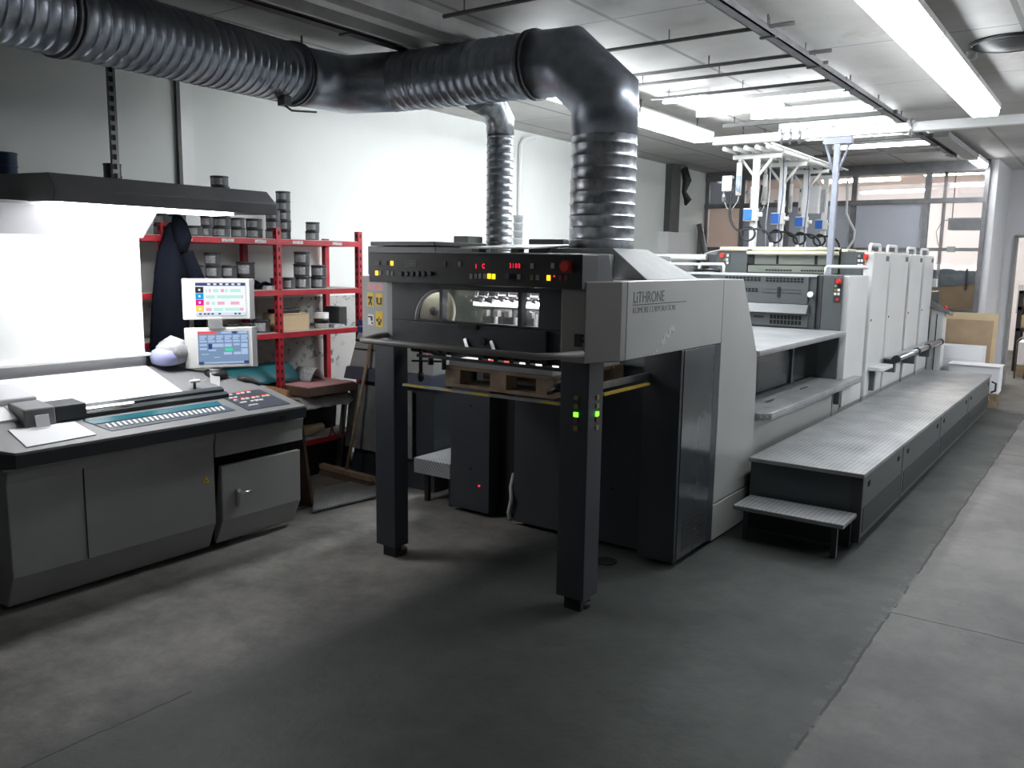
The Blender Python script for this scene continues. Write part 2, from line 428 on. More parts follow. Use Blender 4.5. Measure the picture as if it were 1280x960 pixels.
# ------------------------------------------------------------------ ceiling lights
def fixture(name, label, p0, p1, wid=.13, tubes=2, grp=None, lampm='lamp', power=.3):
    """batten fitting under the ceiling: tray, end caps, tubes"""
    p0, p1 = Vector(p0), Vector(p1); d = (p1-p0).normalized(); s = Vector((-d.y, d.x, 0)); L = (p1-p0).length
    t = T(name, label, 'light', (p0+p1)/2, grp)
    up = Vector((0,0,1)); R = frame(tuple(d), tuple(s), tuple(up)); c = (p0+p1)/2
    t.part('housing', MB().obox(c+up*.05, L, wid, .035, R), 'white')
    for e in (p0, p1): t.part('end_cap', MB().obox(e+up*.02, .02, wid*.9, .045, R), 'white')
    if wid > .12:
        t.part('diffuser', MB().obox(c+up*.005, L-.04, wid*.86, .05, R), mat('lit_diffuser', (1, 1, 1), .5, emit=(1, .94, .88) if lampm == 'back_l' else (.93, .97, 1), es=BACK if lampm == 'back_l' else TUBE*power))
        tubes = 0
    for k in range(tubes):
        off = s*((k-(tubes-1)/2)*wid*.5)
        t.part('tube', MB().cyl(p0+off+d*.015+up*.012, p1+off-d*.015+up*.012, .016, 8), lampm)
    if CZ-c.z > .09 or lampm == 'back_l':
        zt = 3.25 if lampm == 'back_l' else CZ
        for e in (.12, .88):
            q = p0.lerp(p1, e); t.part('hanger', MB().cyl(q+up*.06, (q.x, q.y, zt), .006, 6), 'dsteel')
    return t
GR = 'ceiling strip lights'
ORD = ['first', 'second', 'third', 'fourth', 'fifth', 'sixth', 'seventh', 'eighth', 'ninth', 'tenth']
for i, (y0, y1) in enumerate(((3.72, 4.9), (4.92, 6.1), (6.12, 7.3))):
    fixture('strip_light', ['big bright strip light at the upper right, nearest fitting of the aisle run', 'big bright strip light over the aisle, middle fitting of its run', 'big bright strip light over the aisle, far fitting ending near the crossing beam'][i], (-.95, y0, 2.72), (-.95, y1, 2.72), .19, 2, GR)
for i, (y0, y1) in enumerate(((7.0, 8.4), (8.6, 10.0), (10.2, 11.6))):  # added row out of view, brightening the back wall and printing units
    fixture('strip_light', 'added unseen strip light over the open floor to the right, '+['nearest', 'middle', 'farthest'][i]+' of its row', (1.1, y0, 2.72), (1.1, y1, 2.72), .19, 2, GR, power=.6)
for i, (y0, y1) in enumerate(((4.6, 6.05), (6.1, 7.55))):
    fixture('strip_light', ['strip light left of the press hidden mostly behind the large duct elbow', 'bright strip light left of the press just right of the vertical duct'][i], (-3.27, y0, 2.72), (-3.27, y1, 2.72), .19, 2, GR, power=.75)
for i, (y, xa, xb, z) in enumerate(((6.46, -2.66, -1.70, 2.80), (7.13, -2.66, -1.69, 2.80), (7.84, -2.66, -1.69, 2.81), (8.65, -2.68, -1.79, 2.81), (9.5, -2.64, -1.70, 2.81))):
    fixture('strip_light', ORD[i]+' crosswise strip light over the printing units counted from the camera', (xa, y, z), (xb, y, z), .08, 1, GR)
fixture('strip_light', 'short thin strip light beside the left end of the nearest crosswise light', (-3.0, 6.15, 2.81), (-2.63, 6.12, 2.81), .05, 1, GR)
fixture('strip_light', 'long thin strip light hanging between the first and second crosswise lights', (-3.0, 6.78, 2.80), (-2.3, 6.78, 2.80), .04, 1, GR)
fixture('strip_light', 'grey batten light near the glass partition with only its far end lit', (-1.51, 10.9, 2.78), (-1.51, 11.75, 2.78), .12, 2, GR)
tagb = MB().box(-1.58, -1.45, 8.9, 10.85, 2.79, 2.84)
solo('cable_housing', tagb, 'beam', 'unlit grey batten housing running back towards the glass partition', 'housing', (-1.5, 9.9, 2.79))
# lights of the far room
for i, (x, y) in enumerate(((-4.4, 14.2), (-2.6, 13.2), (-2.7, 14.6), (-2.3, 16.4), (-.6, 15.0), (-4.2, 17))):
    fixture('far_room_light', ['strip light seen through the middle upper pane of the partition', 'nearest strip light seen through the right bay of the partition', 'strip light seen in the wide upper pane of the partition', 'distant strip light seen through the right bay of the partition', 'strip light over the shelves beyond the doorway', 'distant strip light behind the left panes of the partition'][i], (x-.7, y, 3.17), (x+.7, y, 3.17), .14, 2, 'lights in the far room', 'back_l')

# ------------------------------------------------------------------ ceiling steelwork
def tray(name, label, x, y0, y1, z, wd=.06, hh=.045, m='dsteel'):
    t = T(name, label, 'cable tray', (x, (y0+y1)/2, z))
    b = MB(); b.box(x-wd/2, x+wd/2, y0, y1, z, z+.008).box(x-wd/2, x-wd/2+.006, y0, y1, z, z+hh).box(x+wd/2-.006, x+wd/2, y0, y1, z, z+hh)
    t.part('channel', b, m)
    y = y0+.35
    while y < y1-.1:
        h = MB(); h.cyl((x, y, z), (x, y, CZ), .005, 6); h.box(x-wd/2-.012, x+wd/2+.012, y-.012, y+.012, z-.01, z+.0)
        t.part('hanger', h, 'dsteel'); y += .82
    return t
tray('cable_tray', 'long dark cable tray running back under the ceiling right of the duct', -1.655, 2.6, 10.6, 2.79, .06, .04)
tray('cable_tray', 'dark cable tray under the ceiling above the long duct at the upper left', -3.60, .6, 4.25, 2.82, .07, .04)
g = MB(); g.box(-3.46, -3.06, -.5, 4.15, 2.865, CZ).box(-3.46, -3.44, -.5, 4.15, 2.80, 2.87).box(-3.08, -3.06, -.5, 4.15, 2.80, 2.87).box(-3.28, -3.20, -.5, 4.18, 2.80, 2.87)
solo('ceiling_girder', g, 'girder', 'wide grey steel girder under the ceiling passing over the duct', 'beam', (-3.26, 2, 2.8), bevel=.004)
for i, (y, xa, xb) in enumerate(((3.47, -2.95, -1.6), (4.53, -2.9, -1.50), (5.21, -3.0, -1.50), (5.50, -3.0, -1.60), (6.02, -3.05, -1.62))):
    b = MB().cyl((xa, y, 2.825), (xb, y, 2.825), .011, 8)
    t = T('ceiling_conduit', ORD[i]+' thin dark conduit crossing under the ceiling, counted from the camera', 'conduit', ((xa+xb)/2, y, 2.825), 'ceiling conduits')
    t.part('pipe', b, 'dbeam'); h = MB()
    for e in (.1, .5, .9):
        x = xa+(xb-xa)*e; h.cyl((x, y, 2.82), (x, y, CZ), .004, 6)
    t.part('clip', h, 'dsteel')
for i, (y, z, m) in enumerate(((7.45, 2.80, 'dbeam'), (8.25, 2.80, 'dbeam'), (9.05, 2.82, 'dbeam'), (10.2, 2.82, 'dbeam'))):
    b = MB().box(-3.05, -1.6, y-.02, y+.02, z, z+.03)
    t = T('ceiling_batten', ORD[i]+' dark batten between the crosswise strip lights over the press', 'batten', (-2.3, y, z), 'ceiling battens'); t.part('bar', b, m)
    
    for x in (-2.95, -1.7): t.part('hanger', MB().cyl((x, y, z+.02), (x, y, CZ), .006, 6), 'dsteel')
t = T('ceiling_vent', 'round dark ceiling air vent at the upper right', 'vent', (-.66, 5.8, CZ-.04))
for k in range(4):
    r = .20-.045*k
    t.part('vent_ring', MB().skin([], False) if 0 else MB().lathe((-.66, 5.8, 0), [(r, CZ-.02-.004*k), (r+.004, CZ-.012-.004*k), (max(r-.03, .01), CZ-.004), (max(r-.035, .008), CZ-.012)], 28, False), 'dsteel')
t.part('vent_cone', MB().lathe((-.66, 5.8, 0), [(.215, CZ-.001), (.215, CZ-.012), (.19, CZ-.018), (.0305, CZ-.04)], 32), 'black')
solo('smoke_detector', MB().lathe((-.88, 5.95, CZ-.05), [(.018, 0), (.03, .012), (.03, .05)], 16), 'whitep', 'tiny white sensor on the ceiling left of the round vent', 'sensor', (-.88, 5.95, CZ-.05))

# crossing beam, its post and the pipe rack over the printing units
t = T('crossing_beam', 'pale grey square beam crossing the hall under the ceiling above the press', 'beam', (-1.5, 7.8, 2.70))
t.part('rail', MB().box(-3.28, 3.0, 7.76, 7.84, 2.70, 2.775), 'white', bevel=.004)
for x in (-2.62, -2.54, -2.46, -1.55): t.part('clamp', MB().cyl((x, 7.75, 2.66), (x, 7.75, 2.80), .012, 8).box(x-.03, x+.03, 7.74, 7.86, 2.765, 2.79), 'steel')
for x in (-3.0, -.3, 1.5): t.part('hanger', MB().cyl((x, 7.8, 2.77), (x, 7.8, CZ), .008, 6), 'dsteel')
t = T('support_post', 'bluish grey steel post with forked head under the crossing beam', 'post', (-2.14, 7.8, 1.5))
pm = mat('blue_grey_steel', (.28, .30, .36), .5, .2, var=.1, vs=6); M['post'] = pm
t.part('upright', MB().box(-2.165, -2.115, 7.785, 7.83, 1.50, 2.66), 'post', bevel=.003)
t.part('head_plate', MB().box(-2.26, -2.02, 7.775, 7.845, 2.64, 2.70), 'post', bevel=.003)
for s in (-1, 1):
    t.part('brace', MB().tube([(-2.14+s*.10, 7.80, 2.64), (-2.14+s*.02, 7.80, 2.40)], .012, 6), 'post')
rack = T('pipe_rack', 'white rack of pipes and rollers carried on posts over the printing units', 'rack', (-3.0, 9.3, 1.72))
posts = ((8.2, -2.998, .47), (9.0, -3.0, .47), (9.8, -2.998, .47), (10.5, -2.98, .38))
for y, x, wd in posts:
    rack.part('crossbar', MB().box(-3.235, -3.235+wd, y-.025, y+.025, 2.605, 2.645), 'white', bevel=.003)
    rack.part('post', MB().box(x-.03, x+.03, y-.025, y+.025, 1.71, 2.61), 'white', bevel=.003)
    for s in (-1, 1): rack.part('brace', MB().tube([(x+s*.15, y, 2.605), (x+s*.02, y, 2.44)], .014, 6), 'white')
for a, b in ((7.86, 8.26), (8.22, 9.06), (9.02, 9.86)):
    for k in range(5):
        x = -3.20+k*.105
        rack.part('pipe', MB().cyl((x, a if a < 8 else a, 2.672), (x, b, 2.672), .020, 10).cyl((x, b-.01, 2.672), (x, b+.025, 2.672), .027, 10), 'white')
for k in range(2):
    rack.part('long_rail', MB().box(-2.78-.06*k, -2.765-.06*k, 7.9, 10.6, 2.70, 2.715), 'white')
# ink pump boxes and hoses on the rack
def arc(cx, cy, cz, r, a0, a1, n=10, y=0): return [(cx+r*math.cos(a0+(a1-a0)*i/n), cy+y*i/n, cz+r*math.sin(a0+(a1-a0)*i/n)) for i in range(n+1)]
for i, (y, x, wd) in enumerate(posts):
    t = T('control_box', 'blue fronted control box on the '+ORD[i]+' pipe rack post from the camera', 'control box', (x-.06, y-.05, 2.02), 'blue boxes on the pipe rack')
    z = 2.07
    t.part('case', MB().box(x-.075, x+.06, y-.10, y-.027, z-.06, z+.06), 'whitep', bevel=.008)
    t.part('cover', MB().box(x-.07, x+.015, y-.112, y-.10, z-.05, z+.05), 'blue', bevel=.004, label='blue cover')
    t.part('connector', MB().cyl((x+.05, y-.06, z), (x+.10, y-.06, z), .022, 10), 'whitep')
    h = T('black_hose', 'coiled black hose beside the '+ORD[i]+' pipe rack post from the camera', 'hose', (x, y-.1, 1.73), 'hoses of the pipe rack')
    p = [(x-.20, y-.06, 2.42), (x-.22, y-.07, 2.2), (x-.20, y-.09, 2.02), (x-.12, y-.10, 1.92)]
    p += arc(x, y-.12, 1.885, .065, PI*.8, PI*.8-2*PI, 12, -.02) + [(x+.1, y-.13, 1.93), (x+.18, y-.12, 1.90), (x+.22, y-.1, 1.84), (x+.22, y-.1, 1.77)]
    # smooth with Catmull-Rom
    q = []
    P = [Vector(v) for v in p]
    for k in range(len(P)-1):
        a, b, c, d = P[max(k-1, 0)], P[k], P[k+1], P[min(k+2, len(P)-1)]
        for s in (0, .33, .66):
            q.append(.5*((2*b)+(c-a)*s+(2*a-5*b+4*c-d)*s*s+(-a+3*b-3*c+d)*s**3))
    q.append(P[-1])
    h.part('hose', MB().tube(q, .012, 6), 'rubber'); h.part('fitting', MB().cyl((x+.22, y-.1, 1.747), (x+.22, y-.1, 1.80), .02, 8), 'whitep')
for i, (y, x, z, s) in enumerate(((8.15, -3.2, 2.42, 1.), (8.95, -3.22, 2.38, .9), (9.75, -3.2, 2.34, .8))):
    t = T('ink_pump', ['ink pump with hanging loops at the left front of the pipe rack', 'ink pump left of the second post of the pipe rack', 'ink pump left of the third post of the pipe rack'][i], 'pump', (x, y, z-.15), 'pumps hung from the pipe rack')
    t.part('body', MB().box(x-.11*s, x-.01, y-.04, y+.04, z-.12*s, z+.03*s), 'whitep', bevel=.01)
    t.part('cylinder', MB().cyl((x+.05, y, z-.16), (x+.05, y, z+.15), .028*s, 12).cyl((x+.05, y, z+.15), (x+.05, y, 2.61), .016, 8), 'whitep')
    t.part('knob', MB().cyl((x-.11*s, y, z-.03), (x-.17*s, y, z-.03), .014, 8), 'steel')
    t.part('valve', MB().cyl((x-.09*s, y-.02, z-.12*s), (x-.09*s, y-.02, z-.22*s), .02, 8), 'steel')
    t.part('air_line', MB().tube([(x-.09*s, y-.02, z-.2*s), (x-.05, y-.02, z-.28*s), (x, y-.02, z-.30*s), (x+.05, y-.01, z-.22*s), (x+.06, y, z-.14)], .005, 5), 'whitehose')
    t.part('sleeve', MB().cyl((x+.06, y-.03, z-.12), (x+.06, y-.03, z+.02), .02*s, 8), mat('pale_blue_plastic', (.35, .45, .65), .4) if i == 0 else 'whitehose')
t = T('white_cabinet', 'tall white electrical box hanging between the third and fourth rack posts', 'cabinet', (-3.16, 10.45, 2.18))
t.part('case', MB().box(-3.26, -3.02, 10.38, 10.46, 2.20, 2.52), 'paper', bevel=.005)
t.part('latch', MB().box(-3.245, -3.235, 10.372, 10.38, 2.45, 2.49).box(-3.245, -3.235, 10.372, 10.38, 2.23, 2.27), 'black')
t.part('bracket', MB().box(-3.02, -2.97, 10.44, 10.50, 2.22, 2.48).cyl((-3.10, 10.42, 2.52), (-3.10, 10.42, 2.61), .006, 6), 'steel')
solo('pale_hose', MB().tube([(-2.74, 10.5, 2.58), (-2.73, 10.5, 2.35), (-2.73, 10.5, 2.2), (-2.68, 10.5, 2.1), (-2.62, 10.5, 2.0), (-2.62, 10.5, 1.9), (-2.68, 10.5, 1.8), (-2.70, 10.5, 1.74)], .014, 7), 'whitehose', 'pale wavy hose hanging at the far right end of the pipe rack', 'hose', (-2.7, 10.5, 1.74))
for i, (x, y, m) in enumerate(((-2.87, 8.6, 'dblue'), (-2.86, 9.4, 'dblue'), (-2.90, 8.3, 'whitehose'))):
    solo('air_tube', MB().tube([(x, y, 2.65), (x+.01, y, 2.3), (x-.01, y, 2.0), (x, y, 1.73)], .005, 5), m, ['thin blue air tube hanging after the first rack post', 'thin blue air tube hanging after the second rack post', 'thin pale tube hanging right of the first rack post'][i], 'tube', (x, y, 1.73), 'thin tubes under the pipe rack')

# ------------------------------------------------------------------ ducts
def duct_rings(a, b, r, pitch=.058, rib=.0035):
    a, b = Vector(a), Vector(b); L = (b-a).length; n = max(1, int(L/pitch)); pts = []; rs = []
    for i in range(n+1):
        t = i/n
        pts.append(a.lerp(b, t)); rs.append(r)
        if i < n:
            for dd, rr in ((.10, r), (.16, r+rib), (.24, r+rib), (.30, r)):
                pts.append(a.lerp(b, t+dd/n)); rs.append(rr)
    return pts, rs
t = T('extraction_duct', 'large dark spiral metal duct running under the ceiling and down to the delivery', 'duct', (-2.235, 3.9, 1.66))
A = (-3.62, .75, 2.575); B1 = Vector((-4.10, 3.55, 2.665)); B2 = Vector((-4.02, 3.80, 2.665)); B3 = Vector((-3.72, 3.9, 2.655))
E0 = Vector((-2.66, 3.9, 2.635)); E1 = Vector((-2.46, 3.9, 2.625)); E2 = Vector((-2.24, 3.9, 2.43)); E3 = Vector((-2.235, 3.9, 2.26))
R0 = .168
p, r = duct_rings(A, B1 + (Vector(A)-B1).normalized()*.1, R0)
t.part('spiral_run', MB().tube(p, r, 36), 'galv', label='long run along the left side')
t.part('elbow', MB().tube([B1 + (Vector(A)-B1).normalized()*.12, B1, B2+Vector((-.02, .04, 0)), B3 + Vector((.06, 0, 0))], R0+.004, 36), 'galv', label='mitred bend above the rack')
p, r = duct_rings(B3, E0, R0); t.part('spiral_run', MB().tube(p, r, 36), 'galv', label='crossing run over the delivery')
t.part('elbow', MB().tube([E0+Vector((-.03, 0, 0)), E1, E2, E3+Vector((0, 0, -.03))], R0+.004, 36), 'galv', label='mitred elbow turning down')
p, r = duct_rings(E3, (-2.235, 3.9, 1.66), R0); t.part('spiral_run', MB().tube(p, r, 36), 'galv_l', label='vertical drop')
CLR = []
for c, d in ((B1+(Vector(A)-B1).normalized()*.12, B1-Vector(A)), (E0, Vector((1, 0, 0)))):
    d = d.normalized(); CLR += [(c-d*.03, c-d*.018, R0+.014), (c, c+d*.012, R0+.016)]
c = Vector(A).lerp(B1, .42); d = (B1-Vector(A)).normalized(); CLR += [(c, c+d*.015, R0+.013), (c+d*.03, c+d*.04, R0+.012)]
for a_, b_, r_ in CLR: t.part('clamp_ring', MB().cyl(a_, b_, r_, 36), 'dsteel')
for x, y, z in ((-4.07, 3.5, 2.82), (-3.75, 1.6, 2.76)): t.part('hanger', MB().cyl((x, y, z), (x, y, CZ), .007, 6), 'dsteel')
hd = MB().box(-4.03, -3.97, 3.28, 3.33, 2.455, 2.51); hd.tube([(-4.0, 3.30, 2.46), (-3.97, 3.33, 2.43), (-3.86, 3.42, 2.425)], .006, 6)
t.part('damper_handle', hd, 'dsteel')
# small duct
t = T('small_duct', 'narrow bright galvanised duct standing behind the delivery under the big duct', 'duct', (-3.2, 4.3, 1.5))
p, r = duct_rings((-3.2, 4.3, 1.52), (-3.2, 4.3, 2.38), .080, .045, .004)
t.part('spiral_run', MB().tube(p, r, 24), 'galv_l')
t.part('collar', MB().tube([(-3.2, 4.3, 2.36), (-3.2, 4.3, 2.44), (-3.2, 4.2, 2.53), (-3.2, 4.06, 2.56)], [.086, .086, .09, .095], 24), 'galv_l')

# ------------------------------------------------------------------ left wall services
solo('wall_conduit', MB().tube([(-5.04, 7.12, 1.3), (-5.04, 7.12, 2.74), (-5.03, 7.16, 2.80), (-4.99, 7.3, 2.84)], .022, 8), 'white', 'white vertical pipe on the left wall right of the small duct', 'pipe', (-5.04, 7.12, 1.3))
t = T('wall_column', 'dark slotted cable column with torn sleeve on the left wall near the corner', 'column', (-5.0, 10.63, 1.99))
t.part('channel', MB().box(-5.07, -4.98, 10.50, 10.78, 1.99, CZ), 'dbeam')
t.part('torn_sleeve', MB().tube([(-4.97, 10.85, 2.86), (-4.95, 10.92, 2.7), (-4.96, 10.86, 2.55), (-4.94, 10.95, 2.45), (-4.95, 10.9, 2.38)], [.05, .06, .03, .05, .02], 7), 'black')
solo('wall_box', MB().box(-5.07, -4.93, 10.34, 11.05, 1.3, 2.0), 'white', 'pale box on the left wall under the dark slotted column', 'box', (-5.0, 10.7, 1.3), bevel=.006)
solo('corner_strut', MB().box(-5.04, -4.99, 11.55, 11.62, 0, 2.1).tube([(-5.0, 11.5, 2.15), (-4.92, 11.6, 1.7), (-4.9, 11.62, 1.5)], .04, 6), 'dsteel', 'dark metal strut in the back left corner beside the partition', 'strut', (-5.0, 11.6, 0))
solo('wall_cabinet', MB().box(-5.06, -4.80, 6.72, 7.08, 0, 1.74), 'press_w', 'grey cabinet against the left wall hidden behind the delivery', 'cabinet', (-4.93, 6.9, 0), bevel=.006)
for k in range(4): solo('white_tub', MB().lathe((-4.90, 6.90, 1.741+k*.075), [(.042, 0), (.048, .06), (.051, .062), (.051, .072)], 18), 'whitehose', ['bottom', 'second from bottom', 'third from bottom', 'topmost'][k]+' pale tub of the stack right of the small duct', 'tub', (-4.90, 6.90, 1.741+k*.075), 'pale tubs by the left wall')
# slotted post by the console hood, up to the duct
t = T('slotted_post', 'tall slotted angle iron post rising behind the console hood', 'post', (-4.62, 2.62, 0))
t.part('angle', MB().prism([(-4.625,2.60), (-4.605,2.60), (-4.605,2.605), (-4.62,2.605), (-4.62,2.65), (-4.625,2.65)], 'z', 0, CZ), 'dsteel')
b = MB()
for k in range(50): b.box(-4.6045, -4.604, 2.6005, 2.6045, .3+k*.052, .325+k*.052).box(-4.6195, -4.6188, 2.615, 2.635, .3+k*.052, .33+k*.052)
t.part('slots', b, 'void')

# ================================================================== INK RACK
RX0, RX1 = -5.03, -4.65
rk = T('ink_rack', 'red steel shelving rack holding ink tins along the left wall', 'shelf', (-4.84, 3.6, 0))
FY = (2.05, 2.91, 3.75, 4.50)
for y in FY:
    for x, top in ((-4.65, 1.79), (-5.01, 1.74)):
        if x < -5 : yy = y
        else: yy = y
        b = MB(); b.box(x-.02, x+.02, yy-.02, yy+.02, 0, top)
        rp = rk.part('post', b, 'red')
        h = MB()
        for k in range(int(top/.055)): h.box(x-.006, x+.006, yy-.0215, yy-.019, .04+k*.055, .065+k*.055).box(x+.019, x+.0215, yy-.006, yy+.006, .04+k*.055, .065+k*.055)
        if x > -4.7: rk.part('slots', h, 'void', rp)
for z in (1.715, 1.375, 1.085, .56, .30):
    for a, b2 in zip(FY, FY[1:]):
        if z < .7 and a < 3: continue
        rk.part('front_beam', MB().box(-4.64, -4.625, a, b2, z-.035, z), 'red')
        rk.part('rear_beam', MB().box(-5.03, -5.015, a, b2, z-.035, z), 'red')
        rk.part('shelf_board', MB().box(-5.025, -4.64, a+.01, b2-.01, z-.012, z+.004), 'shelf')
for y in (3.0, 3.3, 3.55, 3.86, 4.22): rk.part('price_label', MB().box(-4.625, -4.622, y, y+.09, 1.688, 1.708), 'label')
rk.part('side_beam', MB().box(-5.0, -4.65, 4.49, 4.51, 1.68, 1.71).box(-5.0, -4.65, 4.49, 4.51, 1.34, 1.37).box(-5.0, -4.65, 4.49, 4.51, 1.05, 1.08), 'red')

tin_proto = {}
def tin(x, y, z, d, h, label, kind='grey', group='ink tins on the red rack'):
    key = (round(d, 3), round(h, 3), kind)
    if key in tin_proto: return dup(tin_proto[key], (x, y, z), label, group)
    t = T('ink_tin', label, 'ink tin', (x, y, z), group)
    r = d/2; c = (x, y, z); bm = {'blue': 'tin_blue', 'dark': 'tin_lid'}.get(kind, 'tin'); br = {'white': 'white'}.get(kind, bm)
    t.part('body', MB().lathe(c, [(r*.93, 0), (r*.95, .002), (r*.95, h*.84), (r*.96, h*.86)], 20), br)
    t.part('lid', MB().lathe(c, [(r, h*.84), (r*1.0, h*.97), (r*.95, h*.99), (r*.93, h*.95)], 20), 'white' if kind == 'white' else ('tin_lid' if kind != 'blue' else bm))
    if kind not in ('dark', 'blue'):
        lm = {'green': 'label_g', 'yellow': 'label_y', 'white': 'blue'}.get(kind, 'label')
        t.part('label', MB().patch(c, r*.965, math.radians(-100), math.radians(-15), z+h*.15, z+h*.74), lm)
    tin_proto[key] = t.o
    return t.o
NUM = ['bottom', 'second', 'third', 'fourth', 'fifth', 'sixth']
def stack(x, y, z, n, d, h, where, kind='grey'):
    for k in range(n):
        pos = 'single' if n == 1 else ('topmost' if k == n-1 else ('bottom' if k == 0 else NUM[k]+' from the bottom'))
        kk = kind[k] if isinstance(kind, (list, tuple)) else kind
        jx, jy = (random.uniform(-.004, .004), random.uniform(-.004, .004))
        tin(x+jx, y+jy, z+k*h, d, h, ('%s ink tin %s' % ('lone' if n == 1 else pos, where)) if n == 1 else ('%s ink tin of the stack %s' % (pos, where)).replace('from the bottom ink tin of the stack', 'ink tin up, stack'), kk)
z1 = 1.72
for y, n, d, wh in ((2.977, 2, .09, 'next to the coat, top shelf'), (3.081, 2, .115, 'just right of the coat, top shelf'),
        (3.206, 1, .1, 'between two pairs on the top shelf'), (3.29, 2, .08, 'of narrow tins left of the one above the hood'),
        (3.40, 6, .115, 'rising above the console hood'), (3.524, 2, .095, 'right of the one above the hood'),
        (3.655, 2, .11, 'left of the middle red post, top shelf'), (3.81, 3, .1, 'right of the middle red post, top shelf'),
        (4.156, 2, .1, 'alone at the right of the top shelf')):
    stack(-4.76, y, z1, n, d, .064, wh)
stack(-4.92, 4.03, z1, 5, .105, .068, 'of five behind the middle red post')
stack(-4.8, 2.707, z1, 6, .10, .066, 'beside the slotted post left of the coat', 'dark')
stack(-4.8, 2.12, z1, 6, .13, .066, 'at the far left above the hood', 'blue')
z2 = 1.38
stack(-4.72, 3.80, z2, 1, .09, .075, 'dark and half hidden by the middle red post', 'dark')
stack(-4.72, 3.895, z2, 1, .11, .078, 'left of the three high stack on the middle shelf')
stack(-4.72, 4.02, z2, 3, .115, .086, 'three high, middle shelf')
stack(-4.72, 4.172, z2, 2, .115, .082, 'at the right on the middle shelf')
stack(-4.8, 3.248, z2, 2, .085, .08, 'with green labels above the upper monitor', 'green')
stack(-4.8, 3.355, z2, 3, .105, .08, 'second from left above the upper monitor')
stack(-4.8, 3.475, z2, 2, .10, .08, 'third from left above the upper monitor')
stack(-4.8, 3.605, z2, 2, .125, .092, 'of wide tins above the upper monitor', ['yellow', 'grey'])
stack(-4.93, 3.20, z2, 3, .09, .08, 'behind the green labelled tins', 'dark')
z3 = 1.09
stack(-4.72, 3.409, z3, 1, .1, .07, 'left in the gap between the monitors')
stack(-4.72, 3.526, z3, 1, .1, .07, 'right in the gap between the monitors')
stack(-4.72, 3.664, z3, 1, .115, .088, 'on the lower shelf right of the monitors')
stack(-4.72, 2.70, z2, 2, .13, .062, 'of white tubs left of coat, upper shelf', 'white')
stack(-4.72, 2.70, z3, 2, .13, .062, 'of white tubs left of coat, lower shelf', 'white')
# other things on the rack
t = T('cardboard_box', 'brown cardboard box on the lower shelf right of the middle red post', 'box', (-4.76, 3.90, 1.09))
t.part('body', MB().box(-4.87, -4.655, 3.785, 4.02, 1.09, 1.205), 'card2', bevel=.003)
t.part('flap', MB().box(-4.86, -4.65, 3.79, 4.02, 1.205, 1.21), 'card2')
solo('black_tray', MB().prism([(3.80, 1.21), (3.97, 1.21), (3.99, 1.237), (3.80, 1.237)], 'x', -4.83, -4.70), 'black', 'flat black tray lying on the brown cardboard box', 'tray', (-4.76, 3.9, 1.21), bevel=.003)
t = T('tape_roll_tub', 'white tub with black band right of the cardboard box', 'tub', (-4.73, 4.20, 1.09))
t.part('tub', MB().lathe((-4.73, 4.20, 1.09), [(.05, 0), (.053, .11), (.05, .112)], 22), 'white'); t.part('band', MB().lathe((-4.73, 4.20, 1.125), [(.0535, 0), (.0545, .035)], 22), 'black')
solo('grey_carton', MB().box(-4.92, -4.76, 4.40, 4.48, 1.09, 1.235), 'mid', 'grey carton at the right end of the lower shelf', 'carton', (-4.84, 4.44, 1.09), bevel=.004)
solo('paper_bundle', MB().box(-4.95, -4.68, 4.28, 4.38, 1.09, 1.11), 'label', 'flat bundle of papers lying right of the white tub', 'papers', (-4.8, 4.33, 1.09))
rg = MB(); rg.sheet(lambda u, v: (-4.86+.18*v, 3.60+u*.14, 1.38+.05*math.sin(PI*u)*abs(math.sin(3*v+1))+.012), 10, 8)
solo('dark_rag', rg, 'cloth', 'crumpled dark rag on the middle shelf left of the middle post', 'rag', (-4.8, 3.68, 1.38), solid=.01)
solo('paper_stack', MB().box(-4.90, -4.66, 3.665, 3.73, 1.38, 1.405), 'label', 'small stack of papers under the dark rag', 'papers', (-4.8, 3.7, 1.38))
# black coat on the red post
def coat():
    t = T('black_coat', 'black coat hanging on the red rack post left of the monitors', 'coat', (-4.56, 2.87, 1.0))
    prof = [(1.79, .02, .02), (1.76, .045, .03), (1.70, .055, .04), (1.62, .085, .05), (1.50, .10, .055), (1.36, .105, .06), (1.22, .11, .06), (1.08, .115, .06), (1.0, .11, .05)]
    b = MB(); rings = []
    n = 22
    for i, (z, ry, rx) in enumerate(prof):
        rr = []
        for j in range(n):
            a = 2*PI*j/n; k = 1+.14*math.sin(5*a+i*.6)*min(1, i/3)
            rr.append(b.bm.verts.new((-4.565+rx*k*math.cos(a), 2.93+ry*k*math.sin(a)-.012*i*.6, z)))
        rings.append(rr)
    b.skin(rings); t.part('body', b, 'cloth')
    t.part('sleeve', MB().tube([(-4.53, 2.99, 1.62), (-4.51, 3.04, 1.45), (-4.52, 3.06, 1.3), (-4.5, 3.04, 1.17)], [.035, .045, .042, .035], 10), 'cloth')
    t.part('hood', MB().tube([(-4.55, 2.94, 1.83), (-4.53, 2.945, 1.78), (-4.52, 2.955, 1.70), (-4.53, 2.955, 1.62)], [.022, .045, .055, .03], 10), 'cloth')
coat()
solo('red_strap', MB().box(-4.60, -4.585, 2.80, 2.83, 1.02, 1.14), 'redp', 'short red strap hanging below the black coat', 'strap', (-4.59, 2.81, 1.02))
